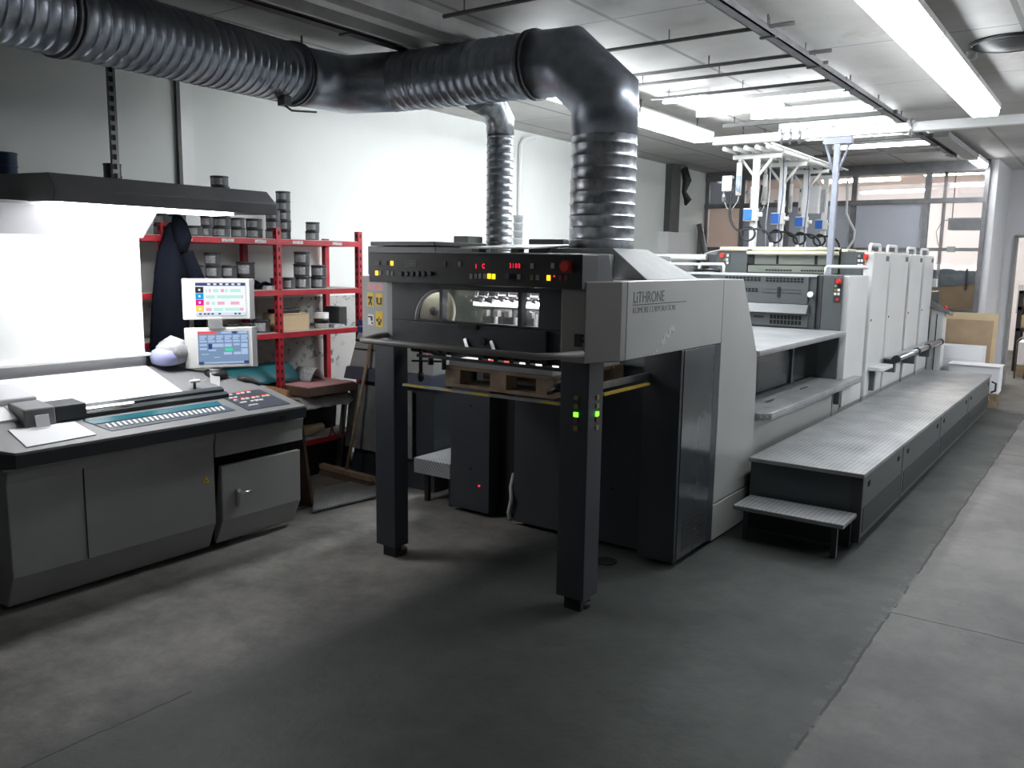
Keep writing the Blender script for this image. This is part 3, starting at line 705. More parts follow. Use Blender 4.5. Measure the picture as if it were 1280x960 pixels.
# under-rack clutter
ts = MB(); ts.sheet(lambda u, v: (-4.685-.30*v, 3.30+.65*u-.04*v, .724+.135*math.sin(PI*min(1, .02+v*.98))**.8), 6, 22)
solo('teal_sheet', ts, 'teal', 'curved teal plastic sheet arched on the rack behind the console', 'sheet', (-4.8, 3.6, .72), solid=.004)
solo('plate_box', MB().box(-4.98, -4.68, 3.0, 3.775, .564, .718), 'dwood', 'dark crate directly under the arched teal sheet', 'crate', (-4.8, 3.4, .564), bevel=.004)
solo('shade_infill', MB().prism([(3.80,.304), (4.44,.304), (4.46,.52), (3.79,.52)], 'x', -4.98, -4.86), 'void', 'black bin added as shade at the back of the lowest rack level', 'bin', (-4.9, 4.1, .304), bevel=.004)  # black block put in as the shade behind the lowest shelf
solo('floor_shade_block', MB().box(-4.99, -4.70, 3.80, 4.45, .013, .26), 'void', 'added dark block standing in for shade under the rack on the dirty board', 'carton', (-4.85, 4.1, .013), bevel=.004)  # dark block added to stand for the shade below the rack
solo('curled_white_sheet', MB().sheet(lambda u, v: (-4.80+.2*v, 3.97+.14*u, .726+.09*math.sin(PI*u)), 10, 3), 'label', 'pale curled sheet tucked under the teal one', 'sheet', (-4.65, 3.9, .72), solid=.003)
solo('plate_box', MB().box(-4.97, -4.42, 3.79, 4.24, .655, .715), 'dwood', 'flat dark crate under the teal sheet', 'crate', (-4.7, 3.9, .63), bevel=.004)
solo('pink_edged_sheets', MB().box(-4.92, -4.42, 3.80, 4.22, .717, .722), 'pink', 'pink edged paper sheets on top of the flat dark crate', 'papers', (-4.6, 4, .717))
solo('crumpled_sheet', MB().sheet(lambda u, v: (-4.97+.52*u+.012*math.sin(11*v), 3.79+.46*v, .565+.065*min(1, (1-u)*9)+.010*math.sin(9*u+2*v)*math.sin(17*v)), 24, 24), 'film', 'crumpled pale plastic film on the low shelf below the crate', 'film', (-4.6, 3.9, .57), solid=.012)
solo('orange_board', MB().prism([(3.50,.012), (3.865,.012), (3.865,.665), (3.655,.73), (3.50,.76)], 'x', -4.622, -4.608), 'orange_wood', 'orange brown board standing on edge against the rack behind the console corner', 'board', (-4.61, 3.68, .012))
solo('cloth_bundle', MB().tube([(-4.8, 3.80, .352), (-4.74, 3.9, .352), (-4.72, 4.05, .352), (-4.75, 4.2, .352)], [.03, .045, .04, .03], 10), 'card2', 'yellowish cloth bundle on the lowest rack level', 'cloth', (-4.6, 3.8, .31))
solo('red_cable', MB().tube([(-4.5, 4.05, .33)]+[(-4.48+.02*math.sin(a), 4.17+.11*math.cos(a), .42+.10*math.sin(a)) for a in [PI*k/7 for k in range(7, 15)]], .006, 6), 'dim_r', 'loop of red cable hanging at the low end of the rack', 'cable', (-4.5, 4.1, .33))
solo('floor_board', MB().box(-5.0, -4.15, 3.3, 4.55, .0, .012), 'mud', 'dirty board lying on the floor below the rack', 'board', (-4.6, 3.9, 0))
tp = MB().hexa([(-4.38,3.80,0.002),(-4.00,3.45,0.002),(-3.93,4.00,0.002),(-4.29,4.32,0.002),(-4.38,3.80,.014),(-4.00,3.45,.014),(-3.93,4.00,.014),(-4.29,4.32,.014)])
tpo = solo('tread_plate', tp, 'tread', 'shiny tread plate lying on the floor between console and press', 'plate', (-4.1, 3.9, 0)); tpo.location.z += .011

# ================================================================== CONTROL CONSOLE
c = T('control_console', 'grey press control console with sloping desk and lit viewing table', 'console', (-4.2, 2.4, 0))
# cabinet body: profile in (x,z) extruded in y
def prof_y(pts, y0, y1): return MB().prism(pts, 'y', y0, y1)
bodyp = [(-3.93,.02), (-3.86,.17), (-3.86,.60), (-3.84,.665), (-4.58,.665), (-4.58,.02)]
cb = c.part('body', prof_y(bodyp, 1.62, 2.66), 'console', bevel=.006)
c.part('seam', MB().box(-3.8595, -3.857, 1.955, 1.96, .17, .66), 'void')
c.part('side_recess', MB().box(-4.57, -3.98, 2.66, 3.24, .05, .56), 'void')
c.part('upper_fascia', prof_y([(-3.90,.53), (-3.855,.53), (-3.855,.60), (-3.84,.665), (-4.58,.665), (-4.58,.53)], 2.665, 3.26), 'console', bevel=.004)
dr = c.part('door', prof_y([(-3.93,.025), (-3.86,.17), (-3.855,.475), (-3.885,.475), (-3.95,.04)], 2.70, 3.24), 'press', bevel=.006, label='lighter grey lower door')
c.part('door_handle', MB().box(-3.855, -3.845, 2.785, 2.81, .23, .33).tube([(-3.85, 2.797, .31), (-3.825, 2.797, .31), (-3.822, 2.87, .312)], .007, 8), 'steel', dr)
c.part('plinth', MB().box(-4.56, -4.0, 1.7, 3.2, 0, .04), 'void')
ws = c.part('warning_sticker', MB().prism([(2.585,.405), (2.625,.405), (2.605,.44)], 'x', -3.8595, -3.857), 'yellow')
c.part('warning_symbol', MB().prism([(2.598,.411), (2.612,.411), (2.605,.425)], 'x', -3.857, -3.8565), 'black', ws)
# desk: sloping slab, charcoal front edge.  top plane z = .745 + .43*(-3.8-x)
def dz(x): return .745 + .43*(-3.80-x)
top = [(-3.80,1.64), (-3.80,3.24), (-4.06,3.13), (-4.36,2.74), (-4.36,2.0), (-4.36,1.5), (-3.9,1.5)]
def slab(pts, th, lift=0):
    b = MB(); A = [b.bm.verts.new((x, y, dz(x)+lift)) for x, y in pts]; B = [b.bm.verts.new((x, y, dz(x)+lift-th)) for x, y in pts]
    b._f(A); b._f(B[::-1])
    for i in range(len(pts)): b._f([A[i], B[i], B[(i+1)%len(pts)], A[(i+1)%len(pts)]])
    return b
c.part('desk_top', slab(top, .03), 'desk', bevel=.003)
edge = MB(); edge.hexa([(-3.815,1.66,.675),(-3.80,1.64,.675),(-3.80,3.24,.675),(-3.815,3.22,.675),(-3.815,1.66,.735),(-3.795,1.64,.735),(-3.795,3.245,.735),(-3.815,3.22,.735)])
edge.hexa([(-3.80,3.24,.675),(-3.82,3.20,.675),(-4.08,3.09,.75),(-4.06,3.13,.75),(-3.80,3.24,.73),(-3.82,3.20,.73),(-4.08,3.09,.84),(-4.06,3.13,.84)])
edge.hexa([(-3.80,1.64,.675),(-3.9,1.5,.675),(-3.92,1.5,.675),(-3.82,1.66,.675),(-3.795,1.64,.735),(-3.9,1.49,.77),(-3.92,1.5,.77),(-3.82,1.66,.735)])
c.part('desk_edge', edge, 'dark', label='charcoal front edge of the desk')
c.part('desk_skirt', MB().prism([(-3.85,.665), (-3.83,.665), (-3.83,.675), (-4.30,.93), (-4.56,.93), (-4.56,.665)], 'y', 1.60, 3.05), 'console')
c.part('socket', MB().box(-3.797, -3.793, 3.05, 3.09, .69, .712), 'black')
# viewing table slab, lit from the hood
vt = [(-4.00,1.55), (-4.03,2.62), (-4.35,2.60), (-4.35,1.55)]
c.part('viewing_table', slab([(-4.02,1.5), (-4.055,2.63), (-4.35,2.59), (-4.35,1.5)], .01, .010), 'table')
c.part('table_sheet', slab([(-4.07,1.75), (-4.09,2.50), (-4.30,2.49), (-4.28,1.75)], .002, .013), 'paper')
# scanning bar
sb = MB(); 
for y0, y1, x, hh in ((1.80, 2.84, -4.005, .035), (1.80, 2.85, -3.975, .022)):
    sb.hexa([(x-.03,y0,dz(x-.03)+.0),(x,y0,dz(x)),(x,y1,dz(x)),(x-.03,y1,dz(x-.03)),(x-.03,y0,dz(x-.03)+hh),(x,y0,dz(x)+hh),(x,y1,dz(x)+hh),(x-.03,y1,dz(x-.03)+hh)])
c.part('scanner_rail', sb, 'dark_gloss', bevel=.003)
c.part('rail_highlight', MB().hexa([(-3.995,1.80,dz(-3.995)+.036),(-3.985,1.80,dz(-3.985)+.030),(-3.985,2.3,dz(-3.985)+.030),(-3.995,2.3,dz(-3.995)+.036),(-3.995,1.80,dz(-3.995)+.040),(-3.985,1.80,dz(-3.985)+.036),(-3.985,2.3,dz(-3.985)+.036),(-3.995,2.3,dz(-3.995)+.040)]), 'steel')
# scanning head
hx = -3.98
hb = MB(); hb.hexa([(-4.12,1.76,.86),(-3.955,1.76,.815),(-3.955,1.90,.815),(-4.12,1.90,.86),(-4.12,1.76,.915),(-3.965,1.76,.900),(-3.965,1.90,.900),(-4.12,1.90,.915)])
hd = c.part('scanner_head', hb, 'desk', bevel=.008)
c.part('head_cover', MB().hexa([(-4.10,1.902,.865),(-3.965,1.902,.825),(-3.965,2.05,.825),(-4.10,2.05,.865),(-4.10,1.902,.905),(-3.975,1.902,.895),(-3.975,2.05,.895),(-4.10,2.05,.905)]), 'dark', hd, bevel=.005)
c.part('head_top_plate', MB().hexa([(-4.28,1.70,.95),(-4.13,1.70,.90),(-4.13,1.90,.90),(-4.28,1.86,.95),(-4.28,1.70,.985),(-4.13,1.70,.93),(-4.13,1.90,.93),(-4.28,1.86,.985)]), 'refl', hd, bevel=.008)
# ink key strip: teal display and keys
c.part('ink_key_display', slab([(-3.915,2.05), (-3.915,2.76), (-3.955,2.76), (-3.955,2.02)], .004, .004), mat('teal_display', (.02, .13, .17), .15))
c.part('ink_key_panel', slab([(-3.845,2.10), (-3.855,2.80), (-3.91,2.77), (-3.91,2.05)], .003, .003), mat('slate_panel', (.07, .09, .12), .3))
ky = MB()
for k in range(24):
    y = 2.10+k*.0275
    q = [(-3.868, y), (-3.868, y+.013), (-3.90, y+.010), (-3.90, y-.003)]
    A = [ky.bm.verts.new((x, yy, dz(x)+.0075)) for x, yy in q]; B = [ky.bm.verts.new((x, yy, dz(x)+.003)) for x, yy in q]
    ky._f(A)
    for i in range(4): ky._f([A[i], B[i], B[(i+1)%4], A[(i+1)%4]])
c.part('ink_keys', ky, 'whitep')
# keypad
kp = c.part('keypad', slab([(-3.835,2.87), (-3.835,3.16), (-4.01,3.08), (-4.01,2.80)], .003, .003), mat('keypad_slate', (.05, .055, .075), .35))
kb = {'redp': MB(), 'whitep': MB()}
def key(x, y, wx, wy, m):
    b = MB(); q = [(x, y), (x, y+wy), (x-wx, y+wy-.002), (x-wx, y-.002)]
    A = [b.bm.verts.new((a, yy, dz(a)+.009)) for a, yy in q]; B = [b.bm.verts.new((a, yy, dz(a)+.002)) for a, yy in q]
    b._f(A)
    for i in range(4): b._f([A[i], B[i], B[(i+1)%4], A[(i+1)%4]])
    c.part('key', b, m, kp)
for r, (x, ys) in enumerate(((-3.985, (2.83, 2.86, 2.91, 2.94, 2.98)), (-3.955, (2.84, 2.87)), (-3.93, (2.85, 2.90, 2.93, 2.97, 3.0, 3.04, 3.07)), (-3.90, (2.87, 2.89, 2.94, 2.97, 3.0)), (-3.865, (2.90, 2.92, 2.94)))):
    for y in ys:
        key(x, y, .008, .022, 'whitep')
        if r in (0, 2): key(x-.010, y, .007, .022, 'redp')
# back panel of viewing table, reflector and hood
pb = MB().prism([(-4.42,1.06), (-4.40,1.06), (-4.405,1.69), (-4.43,1.69)], 'y', 1.2, 2.615)
c.part('viewing_board', pb, 'table')
c.part('board_ledge', MB().box(-4.42, -4.36, 1.2, 2.63, 1.045, 1.06), 'white', bevel=.002)
c.part('board_base', MB().box(-4.43, -4.38, 1.2, 2.61, .93, 1.045), 'refl')
c.part('reflector', MB().prism([(-4.405,1.69), (-4.25,1.83), (-4.26,1.845), (-4.43,1.70)], 'y', 1.2, 2.64), 'refl')
c.part('back_frame', MB().box(-4.50, -4.43, 1.2, 2.60, .6, 1.84), 'dark')
hood = MB()
hp = [(-3.985,1.835), (-3.965,1.90), (-4.02,1.965), (-4.58,1.985), (-4.60,1.85), (-4.28,1.85), (-4.28,1.845)]
# far end raked: build as prism then shear the far top inwards
pts0 = [( -3.985,1.835), (-3.965,1.895), (-4.02,1.965), (-4.58,1.985), (-4.60,1.85)]
A = [hood.bm.verts.new((x, 1.96+(.0 if x > -4.1 else .03), z)) for x, z in pts0]
B = [hood.bm.verts.new((x, 3.225-(z-1.835)*.35, z)) for x, z in pts0]
hood._f(A); hood._f(B[::-1])
for i in range(5): hood._f([A[i], B[i], B[(i+1)%5], A[(i+1)%5]])
c.part('hood', hood, 'hoodp', bevel=.004)
c.part('viewing_lamp', MB().box(-4.22, -4.02, 2.02, 2.95, 1.822, 1.834), 'hood_l', label='bright white lamp strip under the hood')
c.part('hood_arm', MB().box(-4.58, -4.50, 1.98, 2.58, 1.5, 1.86), 'dark')
# paper on desk
solo('paper_sheet', slab([(-3.825,1.70), (-3.835,2.02), (-3.955,1.98), (-3.965,1.69)], .002, .005), 'paper', 'white paper sheet lying at the near left corner of the desk', 'paper', (-3.9, 1.85, .8))
nt_ = MB().hexa([(-3.94,1.80,.815),(-3.935,1.80,.815),(-3.935,1.86,.815),(-3.94,1.86,.815),(-3.952,1.80,.87),(-3.947,1.80,.87),(-3.947,1.86,.87),(-3.952,1.86,.87)])
solo('paper_note', nt_, 'paper', 'small lavender white note propped against the scanning head', 'note', (-3.94, 1.83, .815))
t = T('bagged_helmet', 'rounded lavender and grey bag bundle at the rear corner of the desk', 'bag', (-4.34, 2.74, .97))
t.part('bundle', MB().lathe((-4.34, 2.745, .985), [(.03, 0), (.075, .015), (.092, .06), (.085, .105), (.055, .135), (.015, .145)], 24), 'clearbag')
t.part('strap', MB().lathe((-4.335, 2.70, .985), [(.045, 0), (.075, .015), (.083, .05), (.07, .085), (.04, .10)], 20), 'lavender')
t.part('cap', MB().tube([(-4.41, 2.72, 1.09), (-4.35, 2.75, 1.115), (-4.30, 2.80, 1.10)], [.02, .035, .02], 8), 'label')
# monitors: face turned toward the aisle
TH = math.radians(30)
hv = Vector((math.sin(TH), math.cos(TH), 0)); nv = Vector((math.cos(TH), -math.sin(TH), 0)); R_M = frame(tuple(hv), (0,0,1), tuple(nv))
def monitor(name, label, cen, W, H, ui):
    cen = Vector(cen); t = T(name, label, 'monitor', (cen.x, cen.y, cen.z-H/2))
    b = MB(); fw, fh = W/2, H/2
    def P(u, v, d): return cen + hv*u + Vector((0,0,v)) + nv*d
    A = [P(-fw,-fh,0), P(fw,-fh,0), P(fw,fh,0), P(-fw,fh,0)]; Bk = [P(-fw*.93,-fh*.9,-.05), P(fw*.93,-fh*.9,-.05), P(fw*.93,fh*.9,-.05), P(-fw*.93,fh*.9,-.05)]
    b.hexa([Bk[0],Bk[1],A[1],A[0],Bk[3],Bk[2],A[2],A[3]])
    cs = t.part('case', b, 'monitor', bevel=.006)
    t.part('bezel_step', MB().hexa([P(fw*.84,-fh*.98,.0),P(fw*.98,-fh*.98,0),P(fw*.98,-fh*.98,.004),P(fw*.84,-fh*.98,.010),P(fw*.84,fh*.98,.0),P(fw*.98,fh*.98,0),P(fw*.98,fh*.98,.004),P(fw*.84,fh*.98,.010)]), 'refl')
    mats, quads = ui
    s = MB()
    for mi, u0, u1, v0, v1, lv in quads:   # in screen fractions 0..1
        s.mi = mi; x0, x1 = -.64*fw, .74*fw; y0, y1 = -.80*fh, .80*fh
        a = [P(x0+(x1-x0)*u, y0+(y1-y0)*v, .0015+.0008*lv) for u, v in ((u0,v0),(u1,v0),(u1,v1),(u0,v1))]
        s._f([s.bm.verts.new(q) for q in a])
    t.part('screen', s, mats)
    return t
def em(name, c, s=1): return mat(name, (0, 0, 0), .3, emit=c, es=s*.52)
scr = [em('screen_white', (.92, .97, 1)), em('screen_navy', (.06, .08, .22)), em('screen_black', (.04, .03, .05)), em('screen_cyan', (.0, .38, .85)), em('screen_magenta', (.85, .01, .30)), em('screen_yellow', (.95, .72, .12)), em('screen_mint', (.55, .87, .78)), em('screen_rose', (.9, .45, .58)), em('screen_pale', (.70, .80, .92))]
q1 = [(0,0,1,0,1,0), (1,0,1,.9,1,1), (8,0,1,0,.10,1)]
for k, m_ in enumerate((5, 4, 3, 2)): q1.append((m_, 0, .16, .12+.19*k, .30+.19*k, 2))
for r, segs in enumerate((((7,.2,.31),(6,.35,.54),(6,.57,.88),(7,.88,.95)), ((7,.2,.27),(6,.31,.38),(7,.43,.57),(7,.69,.87)), ((6,.2,.38),(6,.42,.90),(7,.91,.94)), ((6,.2,.23),(7,.27,.30),(6,.35,.46),(7,.50,.57),(6,.59,.64),(6,.69,.90)))):
    for m_, a, b_ in segs: q1.append((m_, a, b_, .14+.19*r, .235+.19*r, 2))
for k in range(6): q1.append((0, .24+.12*k, .30+.12*k, .925, .975, 2))
for u in (.06, .15, .22, .30, .44, .76, .84): q1.append((1, u, u+.05, .03, .08, 2))
for k in range(4): q1.append((0, .06, .10, .18+.19*k, .24+.19*k, 3))
scr2 = [em('screen_slate', (.20, .30, .46)), em('screen_red', (.95, .10, .10)), em('screen_lightblue', (.42, .55, .80)), em('screen_dark', (.03, .06, .20)), em('screen_green', (.02, .85, .32)), em('screen_white2', (.8, .88, 1))]
q2 = [(0,0,1,0,1,0), (1,0,.37,.92,.99,1), (2,.46,.66,.93,.99,1), (3,.68,.77,.92,.99,1), (2,.80,.98,.93,.99,1)]
for r, v in enumerate((.82, .75, .67)):
    for k in range(6): q2.append((2, .03+.165*k, .165+.165*k, v, v+.055, 1)); q2.append((3, .135+.165*k, .165+.165*k, v+.01, v+.035, 2)) if r == 1 else None
q2 = [q for q in q2 if q]
for (m_, a, b_, cc, d) in ((2,.03,.17,.56,.62),(3,.2,.27,.46,.62),(2,.28,.5,.52,.62),(2,.52,.66,.52,.62),(2,.70,.82,.56,.62),(2,.85,.98,.5,.62),(4,.53,.68,.40,.47),(2,.03,.17,.44,.50),(2,.2,.35,.40,.45),(2,.5,.66,.28,.36),(2,.70,.84,.28,.36),(2,.85,.98,.28,.46),(3,.0,.1,.0,.08),(2,.12,.9,.03,.06),(3,.9,1,.0,.08),(5,.06,.2,.3,.31),(5,.3,.42,.2,.21)): q2.append((m_, a, b_, cc, d, 2))
monitor('monitor', 'upper white touch monitor showing coloured ink bars', (-4.185, 2.955, 1.355), .395, .235, (scr, q1))
m2 = monitor('monitor', 'lower white touch monitor showing a blue menu of buttons', (-4.175, 2.955, 1.078), .40, .235, (scr2, q2))
t = T('monitor_stand', 'grey column and foot carrying the two monitors', 'stand', (-4.2, 2.93, .88))
t.part('column', MB().obox(Vector((-4.24, 2.97, 1.17))-nv*.095, .06, .04, .56, frame(tuple(hv), tuple(nv), (0,0,1))), 'press', bevel=.004)
t.part('neck', MB().obox((-4.185, 2.925, 1.215), .075, .02, .05, frame(tuple(hv), tuple(nv), (0,0,1))), 'press')
t.part('foot', MB().hexa([(-4.22,2.90,.915),(-4.10,2.82,.87),(-4.07,2.86,.86),(-4.19,2.95,.905),(-4.22,2.90,.965),(-4.13,2.84,.885),(-4.10,2.88,.875),(-4.19,2.95,.955)]), 'press', bevel=.003)
t.part('pedestal', MB().lathe((-4.215, 2.935, .905), [(.07, 0), (.07, .02), (.05, .045)], 20), 'black')
t = T('microphone', 'small white desk microphone on the desk beside the scanner rail', 'microphone', (-4.10, 2.72, .87))
t.part('stem', MB().cyl((-4.10, 2.72, .87), (-4.10, 2.72, .91), .008, 8), 'black'); t.part('head', MB().cyl((-4.10, 2.69, .915), (-4.10, 2.75, .915), .009, 8), 'whitep')
solo('black_glove', MB().tube([(-4.14, 3.03, .89), (-4.11, 3.06, .885), (-4.09, 3.10, .87), (-4.05, 3.12, .855)], [.02, .026, .022, .014], 8), 'rubber', 'dark work glove on the desk behind the keypad', 'glove', (-4.1, 3.08, .86))
solo('mouse_cable', MB().tube([(-4.20, 2.86, .912), (-4.24, 2.82, .93), (-4.2, 2.78, .915), (-4.16, 2.80, .90), (-4.18, 2.86, .905)], .003, 5), 'whitehose', 'thin pale cable curled on the desk left of the monitor foot', 'cable', (-4.2, 2.8, .91))
# brown board leaning at the end of the console
solo('leaning_board', MB().hexa([(-4.13,3.555,.0),(-4.13,3.575,.0),(-4.55,3.50,.0),(-4.55,3.48,.0),(-3.885,3.268,.665),(-3.885,3.288,.665),(-4.40,3.288,.665),(-4.40,3.268,.665)]), 'dwood', 'brown board leaning against the far end of the console', 'board', (-4.1, 3.4, 0))

# ================================================================== DELIVERY UNIT
d = T('delivery_unit', 'charcoal and grey delivery end of the printing press standing on two front legs', 'printing press', (-2.5, 3.9, 0))
# front legs
for xa, xb, ya, yb in ((-3.165, -3.025, 3.17, 3.275), (-2.005, -1.858, 3.17, 3.30)):
    lg = d.part('leg', MB().box(xa, xb, ya, yb, .065, 1.17), 'dark', bevel=.004)
    xm = (xa+xb)/2; d.part('foot', MB().box(xm-.045, xm+.045, ya+.03, yb-.03, .0, .065).cyl((xm, ya+.09, 0), (xm, ya+.09, .03), .055, 14), 'black', lg)
RL = lg
for i, (z, m_) in enumerate(((1.0, 'dim_y'), (.962, 'dim_y'), (.925, 'led_g'), (.900, 'dim_r'), (.862, 'dim_y'))):
    d.part('button', MB().box(-1.930, -1.908, 3.165, 3.17, z-.010, z+.010), m_, RL)
    d.part('button', MB().box(-1.858, -1.852, 3.235, 3.257, z-.010, z+.010), m_, RL)
# grey corner housing at right
hz0, hz1 = 1.160, 1.513
cor = [(-1.985,3.13), (-1.862,3.13), (-1.785,3.31), (-1.785,3.36), (-1.985,3.36)]
d.part('corner_housing', MB().prism(cor, 'z', hz0, hz1), 'taupe', bevel=.004, label='warm grey corner housing')
d.part('side_beam_cover', MB().box(-1.985, -1.785, 3.363, 4.478, hz0, hz1), 'press', bevel=.004, label='light grey side cover with lettering')
d.part('slot', MB().box(-1.885, -1.866, 3.126, 3.131, 1.275, 1.287).box(-1.885, -1.866, 3.126, 3.131, 1.250, 1.266), 'void')
d.part('slot', MB().box(-1.912, -1.873, 3.1262, 3.1312, 1.232, 1.288), 'black')
tx = d.part('nameplate_line', MB().box(-1.785, -1.7838, 3.415, 3.99, 1.405, 1.4085), 'black')
text_part('lettering', 'LiTHRONE', .074, 'mid', d, R_SIDE, (-1.7845, 3.415, 1.416), tx, .92)
text_part('lettering', 'KOMORI CORPORATION', .042, 'mid', d, R_SIDE, (-1.7845, 3.415, 1.368), tx, .94, -.0008)
sc = MB()
for k in range(16):
    y = 3.66+.19*k/16+random.uniform(-.015, .015); z = 1.17+.10*k/16+random.uniform(-.012, .012); s_ = random.uniform(.007, .020)
    sc.prism([(y, z), (y+s_*1.6, z+s_*.6), (y+s_*1.2, z+s_*1.8), (y-s_*.3, z+s_)], 'x', -1.785, -1.7842+k*.00006)
sc.prism([(3.59, 1.327), (3.602, 1.325), (3.606, 1.337), (3.596, 1.34)], 'x', -1.785, -1.7842)
d.part('paint_scratches', sc, 'label')
d.part('end_cover', MB().prism([(4.482,.235), (4.482,1.513), (4.78,1.510), (5.055,1.075), (5.07,1.03), (5.09,.72), (5.09,.235)], 'x', -1.95, -1.785), 'press', bevel=.005, label='light grey end panel with sloped rear edge')
d.part('end_plinth', MB().box(-1.95, -1.785, 4.482, 5.09, .015, .228), 'press', bevel=.004)
d.part('rear_body', MB().prism([(4.49,.1), (4.49,1.50), (4.76,1.50), (5.0,1.08), (5.0,.1)], 'x', -3.15, -1.96), 'dark')
# left housing
d.part('left_housing', MB().prism([(-3.335,3.25), (-3.10,3.20), (-3.06,3.20), (-3.06,4.4), (-3.335,4.4)], 'z', 1.155, 1.505), 'press', bevel=.004, label='light grey left housing with stickers')
# stickers on left housing front (plane from (-3.335,3.25) to (-3.10,3.20))
def stk(x0, x1, z0, z1, m_, lift=.001, par=None, name='sticker'):
    def yy(x): return (3.25+(x+3.335)*(-.05/.235) if x < -3.10 else 3.20)-lift
    b = MB(); b.hexa([(x0,yy(x0),z0),(x1,yy(x1),z0),(x1,yy(x1)+.0005,z0),(x0,yy(x0)+.0005,z0),(x0,yy(x0),z1),(x1,yy(x1),z1),(x1,yy(x1)+.0005,z1),(x0,yy(x0)+.0005,z1)])
    return d.part(name, b, m_, par)
stk(-3.285, -3.135, 1.430, 1.468, 'pink')
s1 = stk(-3.285, -3.225, 1.345, 1.418, 'yellow'); s2 = stk(-3.205, -3.14, 1.350, 1.418, 'yellow'); s3 = stk(-3.205, -3.14, 1.240, 1.322, 'yellow'); s4 = stk(-3.28, -3.225, 1.245, 1.302, 'whitep')
for (a, b_, e, f) in ((-3.275,-3.235,1.385,1.398), (-3.262,-3.245,1.360,1.385), (-3.272,-3.262,1.350,1.365), (-3.248,-3.238,1.350,1.362)): stk(a, b_, e, f, 'black', .002, s1, 'pictogram')
for (a, b_, e, f) in ((-3.198,-3.182,1.365,1.395), (-3.162,-3.148,1.360,1.395), (-3.19,-3.155,1.358,1.366)): stk(a, b_, e, f, 'black', .002, s2, 'pictogram')
for (a, b_, e, f) in ((-3.182,-3.160,1.250,1.268), (-3.198,-3.180,1.268,1.282), (-3.165,-3.152,1.265,1.282), (-3.178,-3.170,1.280,1.292)): stk(a, b_, e, f, 'black', .002, s3, 'pictogram')
for (a, b_, e, f) in ((-3.276,-3.245,1.285,1.293), (-3.252,-3.234,1.268,1.293), (-3.244,-3.232,1.25,1.262)): stk(a, b_, e, f, 'black', .002, s4, 'pictogram')
# box & covers on top
tb = d.part('top_cabinet', MB().box(-3.46, -2.96, 3.42, 3.9, 1.508, 1.665), 'mid', bevel=.004)
d.part('top_lid', MB().box(-3.42, -2.95, 3.40, 3.85, 1.667, 1.69), 'black', tb, bevel=.004)
d.part('top_cabinet_side', MB().box(-3.485, -3.463, 3.5, 3.9, 1.508, 1.66), 'dark', tb)
d.part('top_cover', MB().box(-2.955, -2.05, 3.30, 4.35, 1.50, 1.635), 'press', bevel=.004)
d.part('open_cover', MB().hexa([(-2.86,3.5,1.655),(-2.42,3.5,1.655),(-2.38,3.95,1.68),(-2.80,3.95,1.68),(-2.86,3.5,1.663),(-2.42,3.5,1.663),(-2.38,3.95,1.688),(-2.80,3.95,1.688)]), 'white', bevel=.001, label='white cover plates lying open on top')
d.part('cover_hinge', MB().box(-2.75, -2.70, 3.46, 3.52, 1.635, 1.655).box(-2.5, -2.46, 3.46, 3.52, 1.635, 1.655), 'black')
d.part('motor_block', MB().box(-2.78, -2.55, 4.02, 4.3, 1.635, 1.72), 'black', bevel=.006)
d.part('cable_box', MB().box(-3.36, -3.25, 4.05, 4.2, 1.5, 1.74).tube([(-3.34, 4.1, 1.70), (-3.42, 4.08, 1.68), (-3.45, 4.06, 1.6), (-3.45, 4.05, 1.50)], .016, 8), 'olive', bevel=.004)
# duct transition hood
tr = MB(); tr.hexa([(-2.52,3.66,1.515),(-1.99,3.66,1.515),(-1.99,4.40,1.515),(-2.52,4.40,1.515),(-2.41,3.74,1.66),(-2.055,3.74,1.66),(-2.055,4.08,1.66),(-2.41,4.08,1.66)])
tr = MB(); tr.hexa([(-2.60,3.70,1.515),(-1.86,3.70,1.515),(-1.86,4.30,1.515),(-2.60,4.30,1.515),(-2.42,3.71,1.665),(-2.06,3.71,1.665),(-2.06,4.09,1.665),(-2.42,4.09,1.665)])
d.part('duct_transition', tr, 'beam', bevel=.003, label='galvanised hood below the duct')
# control panel bar
cp = d.part('control_panel', MB().box(-3.13, -1.865, 3.10, 3.24, 1.480, 1.628), 'black', bevel=.004, label='black control panel with lit buttons')
d.part('panel_end', MB().prism([(3.24,1.51), (3.24,1.63), (3.33,1.63), (3.38,1.51)], 'x', -1.96, -1.868), 'dark')
YF = 3.10
def btn(u, v, wu=.014, wv=.02, m_='greyp', dep=.004): # px u,v in the photo's panel -> metres
    x = -3.123+(u-462)/(725-462)*(1.245)*1.0; x = X_of(u, v); z = Z_of(u, v)
    d.part('button', MB().box(x-wu/2, x+wu/2, YF-dep, YF, z-wv/2, z+wv/2), m_, cp)
def X_of(u, v):
    # panel corner calibration measured on the plane y=3.10
    t = (u-462)/(725-462.); return -3.123+1.245*(t*1.0)/(1.0)*(1+.0*(1-t)) - .10*t*(1-t)*-1.0*.9
def Z_of(u, v):
    t = (u-462)/(725-462.); zt = 315+6*t; zb = 352+10.5*t
    return 1.628-(v-zt)/(zb-zt)*.148
for u, v, m_ in ((493,329,'led_y'), (472,341,'led_y'), (476.8,341,'greyp'), (487.5,341,'greyp'), (493,342,'greyp'), (582,331,'greyp'), (597,346,'greyp'), (602.5,346,'greyp'), (608,346,'greyp'), (613.5,346,'greyp'), (619,346,'led_y'), (624.5,346.5,'led_y'), (655,347,'greyp'), (670.5,334,'greyp'), (694.5,334,'greyp'), (670.5,348,'dim_y'), (677,348,'greyp'), (690,348.5,'led_y'), (703.5,348.5,'dim_r'), (710,348.5,'dim_r'), (563,331,'dark')):
    btn(u, v, .017, .023, m_)
btn(696.5, 346.5, .005, .006, 'led_r')
